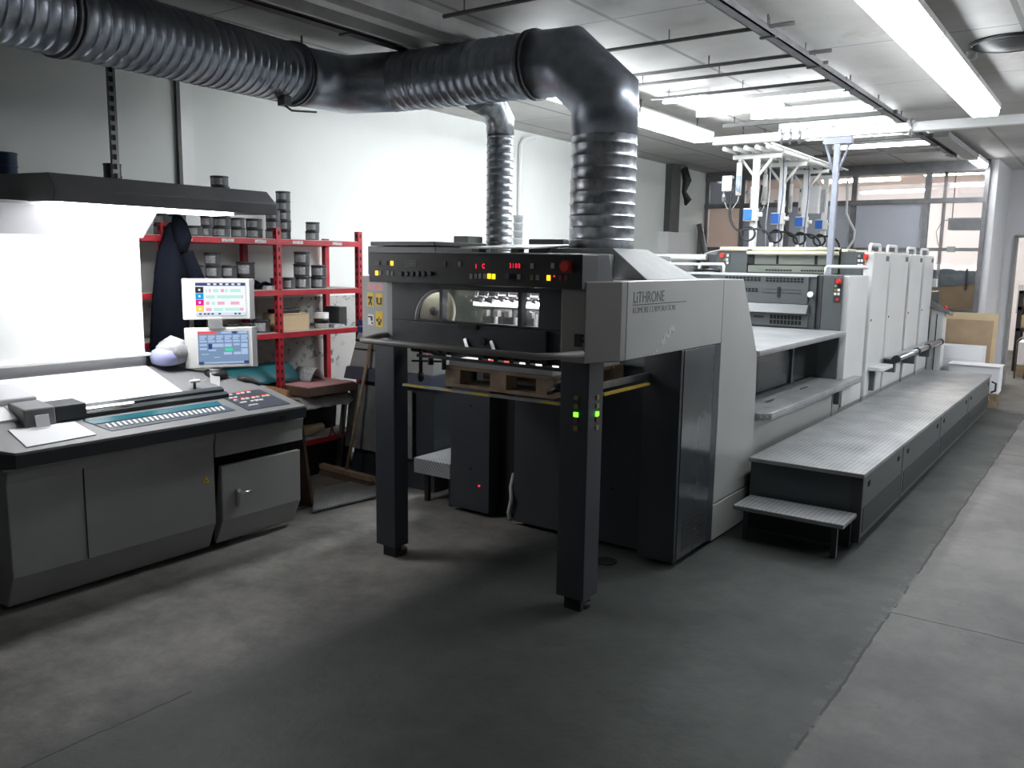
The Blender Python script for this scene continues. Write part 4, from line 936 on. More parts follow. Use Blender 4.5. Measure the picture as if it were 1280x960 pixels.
btn(473, 328.5, .035, .02, 'dark'); btn(483.5, 328.5, .035, .02, 'dark')
for k, u in enumerate((507, 514.5, 522, 529.5, 537, 545)):
    x, z = X_of(u, 342), Z_of(u, 342.5)
    d.part('knob', MB().cyl((x, YF, z), (x, YF-.016, z), .012, 14), 'dark', cp)
x, z = X_of(643, 346), Z_of(643, 346); d.part('knob', MB().cyl((x, YF, z), (x, YF-.016, z), .013, 14), 'dark', cp)
vg = MB()
for r_ in range(3):
    for k in range(7):
        x, z = X_of(512.5+k*2.1, 326), Z_of(512, 326.5+r_*3); vg.box(x-.0035, x+.0035, YF-.002, YF, z-.004, z+.004)
d.part('speaker_grille', vg, 'greyp', cp)
x, z = X_of(711, 335), Z_of(711, 335); es = d.part('emergency_stop', MB().box(x-.028, x+.028, YF-.004, YF, z-.028, z+.028), 'dim_r', cp)
d.part('stop_button', MB().cyl((x, YF-.004, z), (x, YF-.03, z), .021, 18), 'redp', es)
text_part('digits', '1'  , .031, 'led_r', d, R_FRONT, (X_of(601.5, 333), YF-.003, Z_of(602, 336.5)), cp, .8)
text_part('digits', 'C'  , .031, 'led_r', d, R_FRONT, (X_of(610.5, 333), YF-.003, Z_of(612, 336.5)), cp, .7)
text_part('digits', '3100', .031, 'led_r', d, R_FRONT, (X_of(643.5, 333), YF-.003, Z_of(652, 336.5)), cp, .72, -.0005, 1.45)
text_part('printed_words', 'RUN  DELIV', .013, 'greyp', d, R_FRONT, (X_of(469.5, 329), YF-.005, Z_of(469, 330)), cp) if 0 else None
# front cover with window (frame pieces around the opening)
fy0, fy1 = 3.195, 3.235
fc = MB(); wl, wr, wb, wt = -2.905, -2.145, 1.298, 1.452
fc.box(-3.06, wl, fy0, fy1, 1.17, 1.48).box(wr, -1.985, fy0, fy1, 1.17, 1.48).box(wl, wr, fy0, fy1, wt, 1.48).box(wl, wr, fy0, fy1, 1.17, wb)
# rounded top-left corner filler
arc_pts = [(wl, wb)] + [(wl+.16-.16*math.cos(a), wb+(wt-wb)*math.sin(a)) for a in [PI/2*k/8 for k in range(0, 9)]] + [(wl, wt)]
fc.prism(arc_pts, 'y', fy0, fy1)
fcov = d.part('front_cover', fc, 'dark', label='charcoal front cover around the window')
rim = []
for k in range(9):
    a = PI/2*k/8; rim.append((wl+.16-.16*math.cos(a)+.008, fy0+.005, wb+(wt-wb)*math.sin(a)-.006))
d.part('window_rim', MB().tube(rim, .009, 6), 'refl', fcov)
for a_, b_ in ((-2.737, -2.718), (-2.262, -2.24)): d.part('window_divider', MB().box(a_, b_, fy0-.002, fy1, wb, wt), 'dark', fcov)
d.part('window_pane', MB().box(wl, wr, fy0+.018, fy0+.021, wb, wt), 'glass', fcov)
ld = d.part('lower_cover', MB().box(-2.915, -2.09, 3.175, 3.195, 1.165, 1.285), 'dark', bevel=.003)
d.part('latch', MB().box(-2.60, -2.48, 3.165, 3.178, 1.270, 1.292), 'black', ld)
for x in (-2.555, -2.395): d.part('latch_handle', MB().hexa([(x-.012,3.17,1.218),(x+.003,3.17,1.225),(x+.003,3.176,1.225),(x-.012,3.176,1.218),(x+.018,3.155,1.17),(x+.040,3.155,1.172),(x+.040,3.163,1.172),(x+.018,3.163,1.17)]), 'steel', ld)
for x, z in ((-2.395, 1.215), (-1.965+.0, 1.205)):
    d.part('knob', MB().cyl((x-.05, 3.19, z), (x-.05, 3.165, z), .017, 14), 'black')
d.part('seam', MB().box(-3.06, -2.0, 3.193, 3.1955, 1.288, 1.292), 'void')
# interior seen through window: gripper bars, rollers, lamp
d.part('inner_back', MB().box(-3.05, -2.0, 4.02, 4.05, 1.05, 1.5), 'mid')
d.part('inner_side', MB().box(-3.055, -3.03, 3.24, 4.02, 1.18, 1.5).box(-2.01, -1.99, 3.24, 4.02, 1.18, 1.5), 'olive')
d.part('wheel', MB().cyl((-2.86, 3.30, 1.335), (-2.86, 3.285, 1.335), .022, 24).cyl((-2.86, 3.29, 1.335), (-2.86, 3.27, 1.335), .010, 16), 'olive')
d.part('inner_disc', MB().cyl((-2.86, 3.33, 1.34), (-2.86, 3.305, 1.34), .115, 32), 'cream')
d.part('inner_lamp', MB().cyl((-2.97, 3.262, 1.47), (-2.78, 3.262, 1.47), .007, 8), 'inner_l', label='short added lamp by the wheel, brightening the disc')  # added lamp hidden above the window, to brighten the cream disc
d.part('inner_lamp', MB().cyl((-2.72, 3.62, 1.375), (-2.05, 3.62, 1.375), .012, 10), 'inner_l', label='lit tube lamp inside')
gb = MB()
for k in range(11):
    x = -2.70+k*.065
    gb.tube([(x, 3.45, 1.455), (x+.02, 3.42, 1.44), (x+.03, 3.40, 1.415)], .009, 6).cyl((x+.015, 3.45, 1.40), (x+.04, 3.45, 1.395), .010, 8)
d.part('grippers', gb, 'steel')
d.part('gripper_bar', MB().cyl((-2.98, 3.46, 1.47), (-2.02, 3.46, 1.47), .013, 10).cyl((-2.98, 3.60, 1.43), (-2.02, 3.60, 1.43), .018, 12), 'steel')
gb = MB()
for k in range(5):
    x = -2.63+k*.125; gb.box(x, x+.012, 3.50, 3.52, 1.25, 1.345).box(x, x+.10, 3.50, 3.52, 1.335, 1.348)
d.part('sheet_guides', gb, 'refl')
gb = MB()
for k in range(9): x = -2.66+k*.07; gb.box(x, x+.028, 3.44, 3.47, 1.315, 1.345)
d.part('suction_pads', gb, 'whitep')
# jogger rails under the cover
j = MB(); j.box(-3.02, -2.0, 3.30, 3.32, 1.115, 1.145).box(-2.95, -2.02, 3.26, 3.275, 1.095, 1.11)
for k in range(6): x = -2.56+k*.095; j.box(x, x+.026, 3.28, 3.33, 1.10, 1.155)
d.part('jogger_rail', j, 'black')
JL = []; j = MB(); j.cyl((-2.93, 3.27, .965), (-2.93, 3.27, 1.15), .010, 8).cyl((-2.93, 3.27, .975), (-2.93, 3.27, 1.01), .016, 8).cyl((-2.99, 3.27, 1.07), (-2.80, 3.29, 1.08), .006, 6).cyl((-2.86, 3.27, 1.06), (-2.86, 3.27, 1.10), .015, 8)
d.part('jogger_linkage', j, 'black'); j = MB()
j.tube([(-2.99, 3.27, 1.13), (-2.9, 3.27, 1.15), (-2.84, 3.28, 1.12), (-2.78, 3.3, 1.09)], .012, 6).cyl((-2.78, 3.28, 1.04), (-2.78, 3.28, 1.13), .012, 8)
d.part('jogger_arm', j, 'black'); j = MB()
j.cyl((-2.14, 3.27, .99), (-2.04, 3.30, 1.03), .014, 8).cyl((-2.10, 3.27, 1.03), (-2.02, 3.27, 1.06), .012, 8).tube([(-2.08, 3.28, 1.0), (-2.05, 3.27, 1.08), (-2.03, 3.27, 1.14)], .012, 6)
d.part('jogger_linkage', j, 'black')
d.part('indicator', MB().box(-2.885, -2.879, 3.262, 3.268, 1.105, 1.112), 'led_r')
# light barrier bar and side stripe
bs = d.part('safety_bar', MB().hexa([(-2.99,3.195,.945),(-2.02,3.195,.950),(-2.02,3.215,.950),(-2.99,3.215,.945),(-2.99,3.195,.957),(-2.02,3.195,.964),(-2.02,3.215,.964),(-2.99,3.215,.957)]), 'steel')
d.part('safety_stripe', MB().box(-2.97, -2.83, 3.193, 3.1945, .950, .958).box(-2.72, -2.66, 3.193, 3.1945, .951, .958).box(-2.55, -2.42, 3.193, 3.1945, .951, .960).box(-2.12, -2.03, 3.193, 3.1945, .953, .962), 'yellow', bs)
d.part('side_stripe', MB().box(-1.915, -1.895, 3.38, 3.84, .985, .997), 'yellow')
d.part('side_arm', MB().box(-1.98, -1.96, 3.36, 4.0, 1.0, 1.03), 'dsteel')
# columns at the back of the pile bay
d.part('rear_column', MB().box(-3.385, -3.075, 4.06, 4.40, .03, 1.15), 'dark', bevel=.004)
d.part('rear_recess', MB().box(-3.073, -2.88, 4.16, 4.40, .03, 1.15), 'void')
d.part('rear_panel', MB().box(-2.88, -2.03, 4.05, 4.40, .03, 1.15), 'dark', bevel=.003)
d.part('bay_recess', MB().box(-2.028, -2.0, 4.1, 4.40, .03, 1.15), 'void')
sp = d.part('side_column', MB().box(-1.998, -1.787, 3.97, 4.40, .03, 1.158), 'dark', bevel=.004)
d.part('side_panel', MB().box(-1.787, -1.783, 4.0, 4.39, .04, 1.155), 'dark_gloss', sp, label='glossy grey side panel')
d.part('side_strip', MB().box(-1.80, -1.786, 4.40, 4.478, .03, 1.158), 'dark')
vg = MB()
for k in range(11): vg.box(-1.7835, -1.7815, 4.06, 4.37, .075+k*.0155, .082+k*.0155)
d.part('vent_slots', vg, 'void', sp)
bl = MB()
for x, y, z in ((-3.22, 4.058, .70), (-3.22, 4.058, .30), (-2.2, 4.048, .35)): bl.cyl((x, y, z), (x, y-.004, z), .007, 8)
d.part('bolt', bl, 'void'); d.part('indicator', MB().cyl((-3.15, 4.06, .20), (-3.15, 4.054, .20), .006, 8), 'led_r')
d.part('hose', MB().tube([(-2.93, 4.12, .30), (-2.90, 4.05, .24), (-2.88, 4.03, .17), (-2.90, 4.03, .08), (-2.90, 4.05, .03)], .012, 7), 'whitehose')
# handrail
d.part('handrail', MB().tube([(-3.11, 3.24, 1.203), (-3.09, 3.12, 1.203), (-2.99, 2.915, 1.203), (-2.95, 2.90, 1.203), (-2.5, 2.90, 1.203), (-1.975, 2.90, 1.203), (-1.94, 2.92, 1.203), (-1.90, 3.0, 1.203), (-1.872, 3.13, 1.203)], .015, 10), 'taupe', label='grey tubular handrail in front')
# pallet with paper in the delivery (raised)
p = T('raised_pallet', 'wooden pallet held up inside the delivery between the front legs', 'pallet', (-2.46, 3.6, .955))
b = MB()
for y in (3.30, 3.62, 3.90): b.box(-2.79, -2.125, y, y+.09, .955, .972)
p.part('bottom_board', b, 'wood', bevel=.002)
for x in (-2.79, -2.50, -2.225):
    for y in (3.30, 3.62, 3.90): p.part('block', MB().box(x, x+.10, y, y+.09, .972, 1.045), 'wood', bevel=.002)
b = MB()
for k in range(6): b.box(-2.79, -2.125, 3.295+k*.118, 3.295+k*.118+.10, 1.045, 1.062)
p.part('top_board', b, 'wood', bevel=.002)
solo('printed_sheets', MB().box(-2.77, -2.14, 3.31, 3.97, 1.062, 1.092), 'paper', 'pile of white sheets on the raised pallet', 'paper', (-2.46, 3.6, 1.062))
solo('test_sheet', MB().box(-2.6, -2.42, 3.33, 3.55, 1.0925, 1.0945), 'redp', 'red printed patch sheet on top of the white pile', 'paper', (-2.5, 3.44, 1.079))
d.part('pile_lamp', MB().cyl((-2.76, 3.46, 1.172), (-2.12, 3.46, 1.172), .009, 8), 'inner_l', label='lamp over the sheet pile')
d.part('pile_chain', MB().box(-2.84, -2.80, 3.55, 3.58, .945, 1.18).box(-2.10, -2.06, 3.55, 3.58, .945, 1.18).box(-2.84, -2.06, 3.54, 3.59, .930, .953), 'black')

# side cabinet left of the delivery
s = T('side_cabinet', 'light grey cabinet with slanted side and dark band behind the left leg', 'cabinet', (-4.0, 4.3, 0))
s.part('upper_cover', MB().prism([(-4.53,.82), (-4.40,1.17), (-4.30,1.45), (-3.73,1.45), (-3.73,.82)], 'y', 4.28, 4.9), 'press', bevel=.005)
s.part('dark_band', MB().prism([(-4.56,.73), (-4.53,.82), (-3.72,.82), (-3.72,.73)], 'y', 4.25, 4.9), mat('blue_grey_band', (.085, .095, .13), .45))
s.part('name_strip', MB().box(-4.46, -3.95, 4.276, 4.28, 1.005, 1.022).box(-4.47, -4.06, 4.276, 4.28, .945, .955), 'black')
s.part('blue_label', MB().box(-4.435, -4.385, 4.276, 4.28, 1.12, 1.16).box(-4.44, -4.39, 4.276, 4.28, 1.07, 1.11), 'dblue')
s.part('lower_guard', MB().prism([(-4.57,.22), (-4.50,.70), (-3.9,.70), (-3.9,.22)], 'y', 4.26, 4.27), 'acryl', label='scratched grey guard sheet')
s.part('guard_rail', MB().hexa([(-4.65,4.23,.0),(-4.62,4.23,.0),(-4.62,4.26,.0),(-4.65,4.26,.0),(-4.54,4.23,.71),(-4.51,4.23,.71),(-4.51,4.26,.71),(-4.54,4.26,.71)]).box(-4.20, -4.18, 4.255, 4.262, .22, .70), 'steel')
s.part('base', MB().prism([(-4.58,.0), (-4.50,.22), (-4.45,.72), (-3.73,.72), (-3.73,0)], 'y', 4.3, 4.85), 'dark')
s.part('pedal', MB().tube([(-4.25, 4.25, .13), (-4.12, 4.22, .09), (-4.02, 4.2, .08)], .015, 8), 'black')
# other frames visible between leg and column
t = T('guard_frame', 'pale grey guard panel and aluminium post seen behind the left leg', 'guard', (-3.95, 5.0, 0))
t.part('panel', MB().box(-4.55, -4.28, 5.05, 5.08, .05, 1.0), 'press'); t.part('post', MB().box(-4.24, -4.20, 5.0, 5.05, 0, 1.15).box(-4.12, -4.10, 5.0, 5.05, 0, 1.15), 'dark')
t.part('strip', MB().box(-4.195, -4.125, 5.0, 5.03, 0, 1.15), 'press_w', label='white aluminium strip')
t.part('rear_panel', MB().box(-4.1, -3.4, 5.3, 5.33, .3, 1.2), 'mid')
t = T('side_step', 'low tread plate step left of the pile bay', 'step', (-3.5, 4.2, 0))
t.part('tread', MB().box(-3.70, -3.39, 4.06, 4.75, .20, .30), 'tread', bevel=.004)
t.part('support', MB().box(-3.66, -3.63, 4.12, 4.15, 0, .20).box(-3.45, -3.42, 4.12, 4.15, 0, .20).box(-3.66, -3.42, 4.65, 4.68, 0, .2), 'black')
t.part('riser', MB().box(-3.56, -3.39, 4.45, 4.75, .30, .52), 'tread', bevel=.004)
# broom
t = T('push_broom', 'wide wooden push broom leaning against the side cabinet', 'broom', (-4.43, 4.13, 0))
t.part('handle', MB().cyl((-4.42, 4.13, .07), (-4.285, 4.26, 1.02), .013, 10), 'wood')
t.part('head', MB().hexa([(-4.78,4.18,.055),(-4.80,4.13,.055),(-4.14,4.08,.055),(-4.12,4.13,.055),(-4.78,4.18,.09),(-4.80,4.13,.09),(-4.14,4.08,.09),(-4.12,4.13,.09)]), 'wood', bevel=.004)
t.part('bristles', MB().hexa([(-4.78,4.19,.013),(-4.80,4.12,.013),(-4.14,4.07,.013),(-4.12,4.14,.013),(-4.77,4.17,.055),(-4.79,4.14,.055),(-4.15,4.09,.055),(-4.13,4.12,.055)]), 'dwood')
solo('floor_drain', MB().lathe((-2.12, 3.85, 0), [(.06, .001), (.06, .006), (.05, .007)], 20), 'void', 'dark round stain plug on the floor under the delivery', 'drain', (-2.12, 3.85, 0))

# ================================================================== WALKWAYS BETWEEN DELIVERY AND UNITS
u = T('upper_walkway', 'upper tread plate walkway behind the delivery with dark panel below', 'walkway', (-2.5, 6, .68))
u.part('deck', MB().box(-3.3, -1.772, 5.075, 7.075, 1.035, 1.072), 'tread', bevel=.006)
for k, (a, b_) in enumerate(((5.10, 5.85), (5.86, 6.6), (6.62, 6.95))): u.part('side_panel', MB().box(-2.08, -2.05, a, b_, .685, 1.035), 'dark_gloss', label='dark reflective panel')
u.part('post', MB().box(-2.05, -2.03, 6.56, 6.60, .685, 1.035), 'mid')
u = T('lower_walkway', 'narrow lower tread plate ledge along the press side', 'walkway', (-1.9, 6.2, 0))
u.part('deck', MB().prism([(-2.04,5.10), (-1.76,5.10), (-1.70,5.16), (-1.70,7.42), (-1.78,7.42), (-1.78,7.07), (-2.04,7.07)], 'z', .632, .68), 'tread', bevel=.008)
u.part('handle', MB().box(-1.88, -1.865, 5.55, 5.68, .681, .685).box(-1.88, -1.865, 6.3, 6.45, .681, .685), 'black')
u.part('base_panel', MB().box(-2.2, -1.79, 5.10, 7.07, .24, .63), 'press', bevel=.004)
u.part('base_seam', MB().box(-1.79, -1.788, 6.85, 6.86, .24, .63), 'void')
u.part('plinth', MB().box(-2.2, -1.82, 5.10, 7.07, .0, .24), 'black')
u.part('bracket', MB().box(-1.79, -1.75, 6.9, 6.94, .5, .632), 'mid')
# platform on the floor
pf = T('operator_platform', 'long low tread plate platform beside the press', 'platform', (-1.4, 7.8, 0))
pf.part('deck', MB().box(-1.745, -1.078, 4.915, 10.53, .412, .437), 'tread', bevel=.004)
pf.part('front_panel', MB().box(-1.74, -1.15, 4.945, 4.965, .03, .41), mat('platform_front', (.05, .06, .065), .3))
pf.part('front_frame', MB().box(-1.15, -1.085, 4.93, 4.96, .03, .41), 'dark')
seg = (4.93, 6.02, 7.45, 8.95, 10.52)
for a, b_ in zip(seg, seg[1:]):
    sp_ = pf.part('side_panel', MB().box(-1.105, -1.088, a+.01, b_-.01, .045, .408), 'mid', bevel=.003)
    gx = MB(); gx.box(-1.088, -1.085, a+.06, b_-.05, .075, .225)
    pf.part('grille', gx, 'black', sp_)
    gr = MB()
    for k in range(9): gr.box(-1.0852, -1.0842, a+.06, b_-.05, .085+k*.015, .090+k*.015)
    pf.part('grille_slats', gr, 'dark', sp_)
    hl = MB()
    for y in (a+.13, b_-.17): hl.box(-1.088, -1.0845, y, y+.05, .335, .365)
    pf.part('finger_slot', hl, 'void', sp_)
pf.part('inner_frame', MB().box(-1.72, -1.12, 5.0, 10.45, .05, .40), 'void')
pf.part('far_handle', MB().tube([(-1.07, 10.50, .36), (-1.03, 10.52, .34), (-1.03, 10.52, .26), (-1.07, 10.50, .24)], .01, 6), 'black')
st = T('entry_step', 'low tread plate step in front of the operator platform', 'step', (-1.4, 4.75, 0))
st.part('tread', MB().box(-1.72, -1.10, 4.62, 4.90, .186, .212), 'tread', bevel=.004)
for x in (-1.66, -1.16): st.part('leg', MB().box(x-.015, x+.015, 4.68, 4.71, 0, .186), 'dark')
st.part('back_rail', MB().box(-1.70, -1.12, 4.86, 4.89, .02, .186), 'black')

# ================================================================== PRINTING UNITS
# unit nearest delivery (low), front face y = 7.10
XR = -1.785
a1 = T('coating_unit', 'low dark grey press unit with vented front facing the walkway', 'printing press', (-2.6, 7.4, 0))
a1.part('body', MB().box(-3.35, -1.84, 7.11, 7.78, .24, 1.515), 'mid', bevel=.004)
a1.part('top_edge', MB().box(-3.35, -2.03, 7.095, 7.13, 1.50, 1.52), 'refl')
fp = a1.part('front_panel', MB().box(-2.95, -2.10, 7.09, 7.11, 1.272, 1.498), 'mid', bevel=.003)
def vents(th, par, x0, x1, z0, z1, y, n, rows=1):
    b = MB(); w_ = (x1-x0)/n; h_ = (z1-z0)/rows
    for i in range(n):
        for r_ in range(rows): b.box(x0+w_*i+w_*.12, x0+w_*(i+1)-w_*.12, y-.002, y+.001, z0+h_*r_+h_*.1, z0+h_*(r_+1)-h_*.1)
    th.part('vent_slots', b, 'void', par)
vents(a1, fp, -2.82, -2.50, 1.452, 1.49, 7.09, 10, 2); vents(a1, fp, -2.46, -2.14, 1.448, 1.49, 7.09, 11, 2)
vents(a1, fp, -2.70, -2.52, 1.36, 1.395, 7.09, 6, 2)
a1.part('scale', MB().box(-2.48, -2.16, 7.087, 7.09, 1.358, 1.362).box(-2.48, -2.16, 7.087, 7.09, 1.388, 1.39), 'black', fp)
a1.part('pointer', MB().box(-2.355, -2.33, 7.084, 7.09, 1.325, 1.41), 'black', fp)
a1.part('knob', MB().cyl((-2.075, 7.09, 1.357), (-2.075, 7.06, 1.357), .024, 18), 'whitep')
a1.part('sloped_ledge', MB().hexa([(-2.95,7.04,1.195),(-2.09,7.04,1.195),(-2.09,7.11,1.195),(-2.95,7.11,1.195),(-2.95,7.085,1.27),(-2.09,7.085,1.27),(-2.09,7.11,1.27),(-2.95,7.11,1.27)]), 'mid', bevel=.003)
lv = MB()
for k in range(12): x = -2.47+k*.027; lv.hexa([(x,7.058,1.218),(x+.02,7.058,1.218),(x+.02,7.075,1.218),(x,7.075,1.218),(x,7.070,1.245),(x+.02,7.070,1.245),(x+.02,7.08,1.245),(x,7.08,1.245)])
for k in range(5): x = -2.68+k*.03; lv.hexa([(x,7.058,1.218),(x+.02,7.058,1.218),(x+.02,7.075,1.218),(x,7.075,1.218),(x,7.070,1.245),(x+.02,7.070,1.245),(x+.02,7.08,1.245),(x,7.08,1.245)])
a1.part('vent_slots', lv, 'void')
lp = a1.part('lower_panel', MB().box(-2.95, -2.09, 7.095, 7.11, 1.08, 1.19), 'mid', bevel=.003)
vents(a1, lp, -2.41, -2.14, 1.095, 1.18, 7.095, 9, 2); a1.part('nameplate', MB().box(-2.55, -2.46, 7.092, 7.096, 1.145, 1.165), 'black', lp)
a1.part('seam', MB().box(-2.035, -2.028, 7.085, 7.11, 1.08, 1.51).box(-1.99, -1.985, 7.085, 7.11, 1.08, 1.51), 'void')
cpn = a1.part('control_side', MB().box(-1.984, -1.83, 7.085, 7.11, .68, 1.515), 'mid', bevel=.003)
a1.part('button_plate', MB().box(-1.895, -1.838, 7.080, 7.0855, 1.30, 1.49), 'dark', cpn)
eb = a1.part('stop_button', MB().box(-1.878, -1.838, 7.068, 7.080, 1.452, 1.488).cyl((-1.858, 7.07, 1.47), (-1.858, 7.045, 1.47), .016, 14), 'redp', cpn)
for (x, z, m_) in ((-1.88,1.432,'greyp'), (-1.855,1.43,'black'), (-1.88,1.40,'dim_y'), (-1.855,1.40,'whitep'), (-1.88,1.368,'whitep'), (-1.855,1.368,'whitep'), (-1.862,1.325,'redp')):
    a1.part('button', MB().box(x-.009, x+.009, 7.072, 7.080, z-.010, z+.010), m_, cpn)
a1.part('side_cover', MB().box(-1.838, XR, 7.13, 7.74, .44, 1.513), 'press_w', bevel=.006, label='white grey right side cover')
a1.part('base', MB().box(-2.2, -1.80, 7.12, 7.78, .24, .44), 'press')
a1.part('handrail', MB().tube([(-2.0, 7.2, 1.51), (-2.0, 7.2, 1.57), (-1.985, 7.2, 1.585), (-1.70, 7.2, 1.585), (-1.69, 7.25, 1.58)], .014, 8), 'white')
a1.part('handrail', MB().tube([(-3.15, 7.3, 1.51), (-3.15, 7.3, 1.575), (-3.14, 7.3, 1.59), (-2.93, 7.3, 1.59), (-2.92, 7.3, 1.575), (-2.92, 7.3, 1.51)], .013, 8), 'white')
a1.part('cables', MB().tube([(-3.2, 7.3, 1.53), (-3.05, 7.28, 1.54), (-2.95, 7.3, 1.53)], .014, 6), 'black')
# taller units
def tower(idx, y0, y1, label, front=False):
    t = T('printing_unit', label, 'printing press', (-2.6, (y0+y1)/2, 0), 'tall printing units of the press')
    t.part('frame', MB().box(-3.25, -1.85, y0+.06, y1-.02, .25, 1.70), 'mid')
    t.part('side_cover', MB().box(-1.875, XR, y0, y1-.035, .44, 1.716), 'press_w', bevel=.012, label='white grey side cover')
    t.part('cover_edge', MB().box(-1.94, -1.878, y0-.005, y0+.05, .44, 1.712), 'mid' if front else 'dark', bevel=.003)
    t.part('base', MB().box(-2.3, -1.79, y0-.015, y1+(-.02 if idx > 2 else .0), .28, .44), 'press', bevel=.003)
    t.part('plinth', MB().box(-2.3, -1.83, y0, y1-.02, 0, .28), 'black')
    t.part('left_cabinet', MB().box(-4.0, -3.26, y0+.1, y1-.04, 0, 1.5), 'press_w', bevel=.01)
    t.part('number_plate', MB().box(XR-.001, XR+.002, y1-.20, y1-.08, 1.64, 1.685), 'mid')
    t.part('latch', MB().cyl((XR, y0+.04, 1.12), (XR+.006, y0+.04, 1.12), .010, 10), 'black')
    t.part('handrail', MB().tube([(-1.85, y0+.1, 1.71), (-1.85, y0+.1, 1.77), (-1.85, y0+.13, 1.785), (-1.85, y0+.45, 1.785), (-1.85, y0+.48, 1.77), (-1.85, y0+.48, 1.71)], .014, 8), 'white')
    t.part('ink_unit', MB().box(-2.9, -2.06, y0+.2, y0+.5, 1.70, 1.745), 'cream', bevel=.005)
    return t
ys = ((7.88, 8.53), (8.56, 9.38), (9.47, 10.12), (10.20, 10.78))
labs = ('nearest tall white grey printing unit with button panel behind the low unit', 'second tall printing unit from the low unit', 'third tall printing unit from the low unit', 'farthest tall printing unit beside the paper stacks')
tw = [tower(i, a, b_, labs[i], i == 0) for i, (a, b_) in enumerate(ys)]
t = tw[0]
t.part('left_pillar', MB().box(-3.23, -2.93, 7.90, 8.2, 1.4, 1.715), 'mid', bevel=.004)
t.part('right_pillar', MB().box(-2.07, -1.925, 7.885, 8.2, 1.4, 1.718), 'mid', bevel=.004)
t.part('guard_panel', MB().box(-2.86, -2.09, 7.90, 7.93, 1.595, 1.685), 'olive', bevel=.003, label='olive grey guard panel')
t.part('panel_gap', MB().box(-2.65, -2.63, 7.895, 7.901, 1.60, 1.68).box(-2.30, -2.275, 7.895, 7.901, 1.60, 1.68), 'void')
t.part('lower_panel', MB().box(-2.92, -2.09, 7.90, 7.93, 1.52, 1.585), 'olive', bevel=.003)
vents(t, None, -2.75, -2.5, 1.535, 1.552, 7.90, 9); vents(t, None, -2.42, -2.2, 1.535, 1.552, 7.90, 9)
t.part('guard_bar', MB().cyl((-2.92, 7.86, 1.70), (-2.08, 7.86, 1.70), .018, 12).cyl((-3.2, 7.9, 1.735), (-2.1, 7.9, 1.735), .022, 10), 'cream', label='cream guard bar')
t.part('bearing', MB().box(-2.925, -2.865, 7.89, 7.92, 1.60, 1.74).cyl((-2.9, 7.89, 1.71), (-2.9, 7.86, 1.71), .025, 12), 'black')
t.part('bearing', MB().box(-2.085, -2.073, 7.89, 7.92, 1.60, 1.74).cyl((-2.1, 7.89, 1.71), (-2.1, 7.86, 1.71), .025, 12), 'black')
pl_ = t.part('button_plate', MB().box(-1.925, -1.862, 7.872, 7.886, 1.57, 1.70), 'dark')
t.part('stop_button', MB().box(-1.872, -1.832, 7.862, 7.872, 1.655, 1.695).cyl((-1.852, 7.862, 1.675), (-1.852, 7.84, 1.675), .016, 14), 'redp', pl_)
for (x, z, m_) in ((-1.91,1.68,'greyp'), (-1.91,1.64,'whitep'), (-1.885,1.64,'whitep'), (-1.86,1.64,'dim_y'), (-1.91,1.60,'whitep'), (-1.885,1.60,'whitep'), (-1.86,1.60,'redp')):
    t.part('button', MB().box(x-.009, x+.009, 7.866, 7.872, z-.011, z+.011), m_, pl_)
pl_ = t.part('button_plate', MB().box(-3.20, -3.10, 7.888, 7.90, 1.60, 1.70), 'mid')
t.part('stop_button', MB().cyl((-3.17, 7.89, 1.675), (-3.17, 7.86, 1.675), .02, 14), 'redp', pl_)
for (x, z, m_) in ((-3.12,1.675,'whitep'), (-3.15,1.635,'dim_y'), (-3.125,1.635,'whitep'), (-3.12,1.605,'whitep')): t.part('button', MB().box(x-.009, x+.009, 7.884, 7.89, z-.011, z+.011), m_, pl_)
cv = MB(); cv.sheet(lambda u_, v: (-3.36+.38*u_, 7.88+.5*v, 1.66+.075*math.sin(PI*min(1, .12+u_*.55))), 12, 3)
t.part('curved_cover', cv, 'white', solid=.006, label='white curved paper cover')
t.part('left_rail', MB().cyl((-4.0, 7.95, 1.655), (-3.36, 7.95, 1.655), .028, 12).cyl((-3.9, 7.9, 1.585), (-3.3, 7.9, 1.585), .014, 10).cyl((-3.75, 7.95, 1.3), (-3.75, 7.95, 1.65), .012, 8), 'white')
for i in (1, 2, 3):
    q = tw[i]; y0 = ys[i][0]
    q.part('stop_button', MB().cyl((-1.87, y0-.008, 1.66), (-1.87, y0-.03, 1.66), .018, 12), 'redp' if i != 1 else 'orange_wood')
# side bar of printing units
t = T('foot_rail', 'steel foot rail with black joints low along the tall printing units', 'rail', (-1.68, 9.7, .7))
t.part('bar', MB().cyl((-1.66, 8.48, .735), (-1.66, 10.85, .735), .028, 14).box(-1.76, -1.70, 8.45, 10.8, .735, .75), 'steel')
for y in (8.46, 9.42, 10.0, 10.8): t.part('joint', MB().cyl((-1.66, y, .735), (-1.66, y+.06, .735), .036, 14), 'black')
for y in (8.55, 9.45, 10.3): t.part('bracket', MB().box(-1.785, -1.68, y, y+.05, .60, .735), 'mid')
solo('small_ledge', MB().prism([(-1.785,7.96), (-1.68,7.96), (-1.66,7.99), (-1.66,8.36), (-1.785,8.36)], 'z', .665, .70), 'press_w', 'small pale ledge sticking out between the low unit and the first tall unit', 'ledge', (-1.7, 8.15, .665), bevel=.006)
solo('ledge_bracket', MB().box(-1.785, -1.745, 8.02, 8.08, .48, .665), 'mid', 'short grey bracket under the small pale ledge', 'bracket', (-1.765, 8.05, .48))
